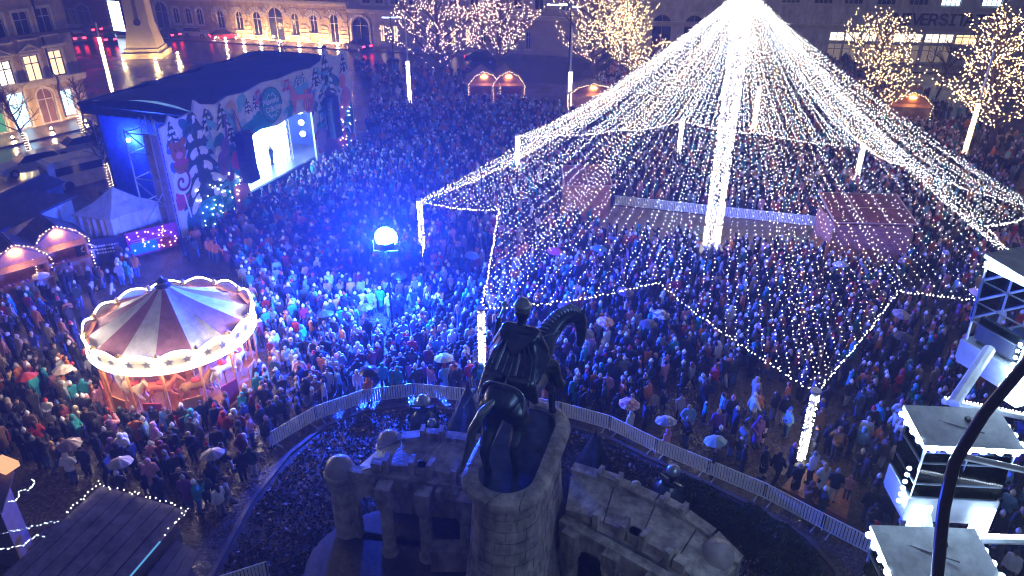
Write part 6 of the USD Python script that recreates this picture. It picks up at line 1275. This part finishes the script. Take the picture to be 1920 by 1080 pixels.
for (x, y), lab, mt in UM:
    yb = {1175: 812, 1242: 845, 1332: 884, 697: 748}.get(x); zu = 1.5 if yb else 1.68; p = at(x, yb) if yb else at(x, y, zu); rz = math.atan2(17 + p[0], 53 - p[1]) if p[1] > 20 else ru.uniform(-1, 1)
    path = place('umbrella', 'umbrella', lab if len(lab.split()) > 3 else lab + ' held over the crowd', 'umbrella', (p[0], p[1], zu - .03), ru.uniform(0, 1), None, inst=False)
    x_ = UsdGeom.Xformable(stage.GetPrimAtPath(path)); x_.AddRotateXOp().Set(float(ru.uniform(-14, 14)))
    UsdShade.MaterialBindingAPI.Apply(stage.OverridePrim(path + '/canopy')).Bind(mt)
    hp = p[:2] - rotz(rz)[:2, :2] @ np.array([.12, .25]); sp_ = {'pose': 'umbrella'}
    if 'white coat' in lab and 'over' in lab: sp_.update(coat='white', head='hood', long=1)
    if 'orange hood' in lab: sp_.update(coat='orange', head='hood')
    if p[1] < 45: person((hp[0], hp[1], 0), rz, ru, sp_, 1.0 if zu > 1.5 else .88)
    used_xy.append(hp)
SPEC = [((1632, 1022), dict(coat='red', head='hood', pose='hold', long=1), .74, 'small child in a bright red hooded coat beside the right end of the barriers'), ((1535, 928), dict(coat='white', head='long', long=1, top='long blonde hair', pose='phone'), 1.0, 'person in long white coat in the middle of the wooden platform'), ((1488, 928), dict(coat='black', head='short', low='grey trousers', pose='hold'), 1.0, 'person in black coat at the left end of the wooden platform'),
    ((1558, 940), dict(coat='navy', head='hat', low='pale trousers', top='grey knit hat', long=0), 1.0, 'person in navy jacket and pale trousers on the right of the platform'), ((1516, 905), dict(coat='white', head='short', low='black trousers', long=0), 1.0, 'person in short white jacket at the back of the platform'), ((1585, 935), dict(coat='pink', head='hat', pose='hold', top='pink knit hat'), .72, 'child in pink coat at the right corner of the platform'), ((1622, 978), dict(coat='black', head='short', low='blue jeans', long=0), 1.05, 'tall person in black jacket and blue jeans right of the platform'), ((1652, 985), dict(coat='navy', head='short', low='blue jeans', long=0, pose='pockets'), 1.0, 'person in navy jacket and jeans nearest the ferris wheel cabin'),
    ((1390, 890), dict(coat='black', head='short', low='black trousers', long=0), 1.0, 'lone dark figure standing between the pale blue umbrella and the platform'), ((1336, 735), dict(coat='red', head='short', low='blue jeans', long=0), 1.0, 'person in red jacket and jeans near the middle of the open ground'), ((1412, 760), dict(coat='beige', head='hood', long=1), 1.0, 'person in long beige hooded coat near the open ground'), ((1472, 820), dict(coat='sky blue', head='hat', top='blue knit hat', long=0), 1.0, 'person with sky blue jacket standing left of the nearest lit post'), ((1678, 745), dict(coat='red', head='hood', long=1), 1.0, 'person in long red hooded coat walking on the right'), ((1785, 618), dict(coat='purple', head='hood', low='pale trousers', long=1), 1.0, 'person in long violet hooded coat on the right under the canopy edge')]
for (x, y), sp_, h, lab in SPEC:
    onp = PLAT.buffer(-.05).contains(sg.Point(*at(x, y, .28)[:2])); p = at(x, y, .28 if onp else 0); person((p[0], p[1], p[2]), ru.uniform(-1.2, 2.0), ru, dict(sp_, label=lab), h); used_xy.append(p[:2])
for (u, y_, lab, sp_) in ((9.3, 2.6, 'singer in pale clothes at the front of the stage', dict(coat='white', pose='hold')), (11.3, 4.2, 'musician in dark clothes on the stage beside the lattice tower', dict(coat='black', pose='hold')), (8.2, 5.4, 'musician at the back left of the bright stage', dict(coat='grey', pose='hold')), (12.8, 2.2, 'musician at the front right of the stage', dict(coat='navy', pose='hold'))):
    q = S0 + np.array([.323, .947]) * u + np.array([-.947, .323]) * y_; person((q[0], q[1], 1.0), -1.9, ru, dict(sp_, label=lab, head='short', long=0), 1.0)
# where people stand: density per square metre by place
poly = lambda l: sg.Polygon(l)
PD = [(poly([(480, 395), (680, 285), (700, 200), (760, 215), (900, 195), (1060, 215), (1240, 60), (1420, 0), (1600, 160), (1760, 250), (1920, 400), (1920, 560), (1700, 530), (1560, 620), (1560, 700), (1420, 735), (1250, 720), (1190, 800), (1050, 780), (900, 752), (770, 742), (690, 748), (620, 770), (500, 760), (480, 680), (470, 560), (420, 500), (350, 460), (460, 410)]), 3.5),
    (poly([(1540, 560), (1920, 540), (1920, 1100), (1660, 1060), (1550, 880), (1470, 930), (1440, 760), (1560, 700)]), 2.2), (poly([(1190, 800), (1250, 720), (1420, 735), (1450, 760), (1470, 930), (1550, 985), (1330, 890)]), .85),
    (poly([(-40, 500), (150, 540), (160, 640), (250, 760), (340, 780), (480, 690), (620, 772), (520, 830), (470, 910), (450, 1060), (380, 1000), (180, 900), (60, 880), (-40, 830)]), 2.5), (poly([(60, 540), (190, 480), (360, 465), (470, 500), (300, 500), (160, 600)]), 1.4), (poly([(1560, 110), (1920, 260), (1920, 400), (1760, 250), (1600, 160)]), .9), (poly([(660, 120), (900, 150), (900, 195), (760, 215), (700, 200)]), .8), (poly([(380, 92), (640, 88), (640, 105), (400, 132)]), .03), (poly([(480, 905), (600, 800), (470, 1080), (450, 1060)]), .5)]
BLOCK = [sg.Point(cc[0], cc[1]).buffer(3.38), gpoly.buffer(.75), PLAT.buffer(.2), sg.Polygon(pts).buffer(.1), sg.Point(*(k1[:2] + [-.05, 1.2])).buffer(2.3), sg.Point(*(k2[:2] + [.1, 2.1])).buffer(3.1), sg.Point(*MB_[:2]).buffer(1.0), sg.Point(fp[0], fp[1]).buffer(1.0), sg.Polygon([S0 + np.array([.323, .947]) * u + np.array([-.947, .323]) * y_ for u, y_ in ((-3, -1.0), (25, -1.0), (25, 12), (-3, 12))]), sg.LineString([fl0[:2], fl1[:2]]).buffer(.5), sg.Polygon([at(x, y, 2.9)[:2] for x, y in ((188, 905), (355, 955), (205, 1130), (-20, 1100))]).buffer(.5), sg.Polygon([cL, cM, cR, cB]).buffer(.6), sg.LineString([at(152, 502)[:2], at(243, 486)[:2], at(340, 462)[:2]]).buffer(.8), sg.Point(*at(112, 515)[:2]).buffer(1.9), sg.Point(*at(38, 553)[:2]).buffer(1.9), sg.Point(*at(906, 190)[:2]).buffer(2.4), sg.Point(*at(950, 190)[:2]).buffer(2.4), sg.Point(*at(1690, 236)[:2]).buffer(2.3), sg.Point(*at(1105, 212)[:2]).buffer(2.8)] + [sg.Point(*p[:2]).buffer(.4) for p in TIPS]
block = shapely.union_all(BLOCK)
rc = np.random.default_rng(99); cell = .41; gx, gy = np.meshgrid(np.arange(-34, 44, cell), np.arange(15.5, 112, cell)); Q = np.c_[gx.ravel(), gy.ravel()]; Q = Q + rc.uniform(-.19, .19, Q.shape); PXY = px(np.c_[Q, np.zeros(len(Q))])
dens = np.zeros(len(Q))
for pl, d in PD: dens = np.maximum(dens, d * shapely.contains_xy(pl, PXY[:, 0], PXY[:, 1]))
clump = .65 + .7 * meshkit.fbm(np.c_[Q * .35, np.zeros(len(Q))], 2, 4); dens = np.where(dens < 2.6, dens * clump, dens * (.72 + .56 * meshkit.fbm(np.c_[Q * .22, np.ones(len(Q))], 2, 8)))
keep = (rc.random(len(Q)) < dens * cell * cell) & ~shapely.contains_xy(block, Q[:, 0], Q[:, 1])
for u in used_xy: keep &= np.hypot(Q[:, 0] - u[0], Q[:, 1] - u[1]) > .45
Q, PXY = Q[keep], PXY[keep]
heading = np.arctan2(-(-17 - Q[:, 0]), 53 - Q[:, 1]) + rc.normal(0, .45, len(Q)); loose = (Q[:, 1] < 27) | (np.hypot(Q[:, 0] + 14.4, Q[:, 1] - 27.4) < 7); heading = np.where(loose, rc.uniform(-PI, PI, len(Q)), heading)
order = np.argsort(Q[:, 1] * _c + CAMH * _s); seen = (PXY[:, 0] > -5) & (PXY[:, 0] < 1925) & (PXY[:, 1] < 1110)
near = [i for i in order if seen[i]][:max(0, 300 - len(NAMED))]; nearset = set(near)
for i in near: person((Q[i, 0], Q[i, 1], 0), float(heading[i]), rc, None, 0.72 if rc.random() < .06 else None, None)
label_people()
# everyone farther off: one crowd
rest = np.array([i for i in range(len(Q)) if i not in nearset])
CW = usdkit.material(stage, '/World/Looks/crowd_cloth', {'a': ('attribute', {'attribute': 'tint'}), 'p': ('principled_bsdf', {'roughness': .7})}, [('a.color', 'p.base_color')], surface='p.BSDF')
ci = UsdGeom.PointInstancer.Define(stage, '/World/crowd'); tag('/World/crowd', 'dense crowd in winter clothes filling the square between the stage and the light canopy', 'crowd', kind='stuff')
B0 = ICO[0][0]
def h0(*sph):
    m = manifold3d.Manifold.hull_points(np.vstack([B0 * r + np.asarray(c, float) for c, r in sph]).astype(np.float32)); return m2(m)
protos = []; NP = 44
for k in range(NP):
    pose = str(rc.choice(POSES[:5], p=[.34, .25, .2, .05, .16])); J = skel(pose); coat, low, head = pick(rc, COATS), pick(rc, LOWS), str(rc.choice(HEADS, p=[.42, .24, .16, .18])); top = coat if head == 'hood' else pick(rc, TOPS[head]); H = J['head']; V_, F_, T_, n = [], [], [], 0
    def put(mf, c):
        global n_
        V_.append(mf[0]); F_.append(mf[1] + sum(len(v) for v in V_[:-1])); T_.append(np.tile(c, (len(mf[0]), 1)))
    sk = (.46, .28, .20)
    for s in 'lr':
        put(h0((J['h' + s], .11), (J['k' + s], .085), (J['a' + s], .06)), low[1]); put(h0((J['a' + s] + [0, -.02, -.03], .06), (J['a' + s] + [0, .14, -.05], .045)), (.02, .02, .02)); put(h0((J['s' + s], .09), (J['e' + s], .075)), coat[1]); put(h0((J['e' + s], .075), (J['w' + s], .055)), coat[1]); put(h0((J['w' + s], .04), (J['w' + s] + (J['w' + s] - J['e' + s]) * .3, .035)), sk)
    put(h0((J['pelv'] + [-.05, 0, -.08], .15), (J['pelv'] + [.05, 0, -.08], .15), (J['sl'], .10), (J['sr'], .10), (J['neck'], .08)), coat[1])
    if rc.random() < .33: put(h0((J['pelv'], .17), ((J['kl'] + J['kr']) / 2, .18)), coat[1])
    put(h0((H + [0, .01, .01], .105), (H + [0, .03, -.07], .065)), sk)
    if head == 'hat': put(h0((H + [0, -.02, .06], .118), (H + [0, -.02, .12], .08)), top[1]); put(h0((H + [0, -.02, .16], .06)), top[1])
    elif head == 'hood': put(h0((H + [0, -.045, .03], .13), (H + [0, -.06, -.1], .13)), top[1])
    else: put(h0((H + [0, -.035, .045], .112), (H + [0, -.06, -.04 if head == 'short' else -.2], .09)), top[1])
    if pose == 'phone' : put((np.array(trimesh.creation.box((.15, .015, .08)).vertices) + J['wr'] + [-.05, .05, .08], np.array(trimesh.creation.box((.15, .015, .08)).faces)), (.5, .6, .75) if k % 3 == 0 else (.03, .03, .03))
    V2, F2, T2 = np.vstack(V_), np.vstack(F_), np.vstack(T_); pth = f'/World/crowd/person_kind_{k + 1:03d}'; gm = usdkit.mesh(stage, pth, (V2, F2), CW)
    UsdGeom.PrimvarsAPI(gm).CreatePrimvar('tint', Sdf.ValueTypeNames.Color3fArray, 'vertex').Set(Vt.Vec3fArray.FromNumpy(T2.astype(np.float32))); protos.append(pth)
ci.CreatePrototypesRel().SetTargets(protos); nr = len(rest)
ci.CreateProtoIndicesAttr(Vt.IntArray.FromNumpy(rc.integers(0, NP, nr).astype(np.int32))); ci.CreatePositionsAttr(Vt.Vec3fArray.FromNumpy(np.c_[Q[rest], np.zeros(nr)].astype(np.float32)))
hd_ = heading[rest] / 2; ci.CreateOrientationsAttr(Vt.QuathArray([Gf.Quath(float(math.cos(a)), 0, 0, float(math.sin(a))) for a in hd_])); k_ = np.where(rc.random(nr) < .07, rc.uniform(.54, .68, nr), rc.uniform(.76, .90, nr)); ci.CreateScalesAttr(Vt.Vec3fArray.FromNumpy(np.stack([k_] * 3, 1).astype(np.float32)))
print('people', len(NAMED), 'crowd', nr)
# ---------------------------------------------------------------- damp air
HAZE = usdkit.material(stage, '/World/Looks/damp_air', {'v': ('principled_volume', {'color': (.86, .88, .95), 'density': .0016, 'anisotropy': .25})}, [], volume='v.volume')
solo('haze', MB().box((0, 85, 11.5), (350, 300, 25)), HAZE, 'thin rain haze hanging over the whole square', 'haze', kind='stuff')
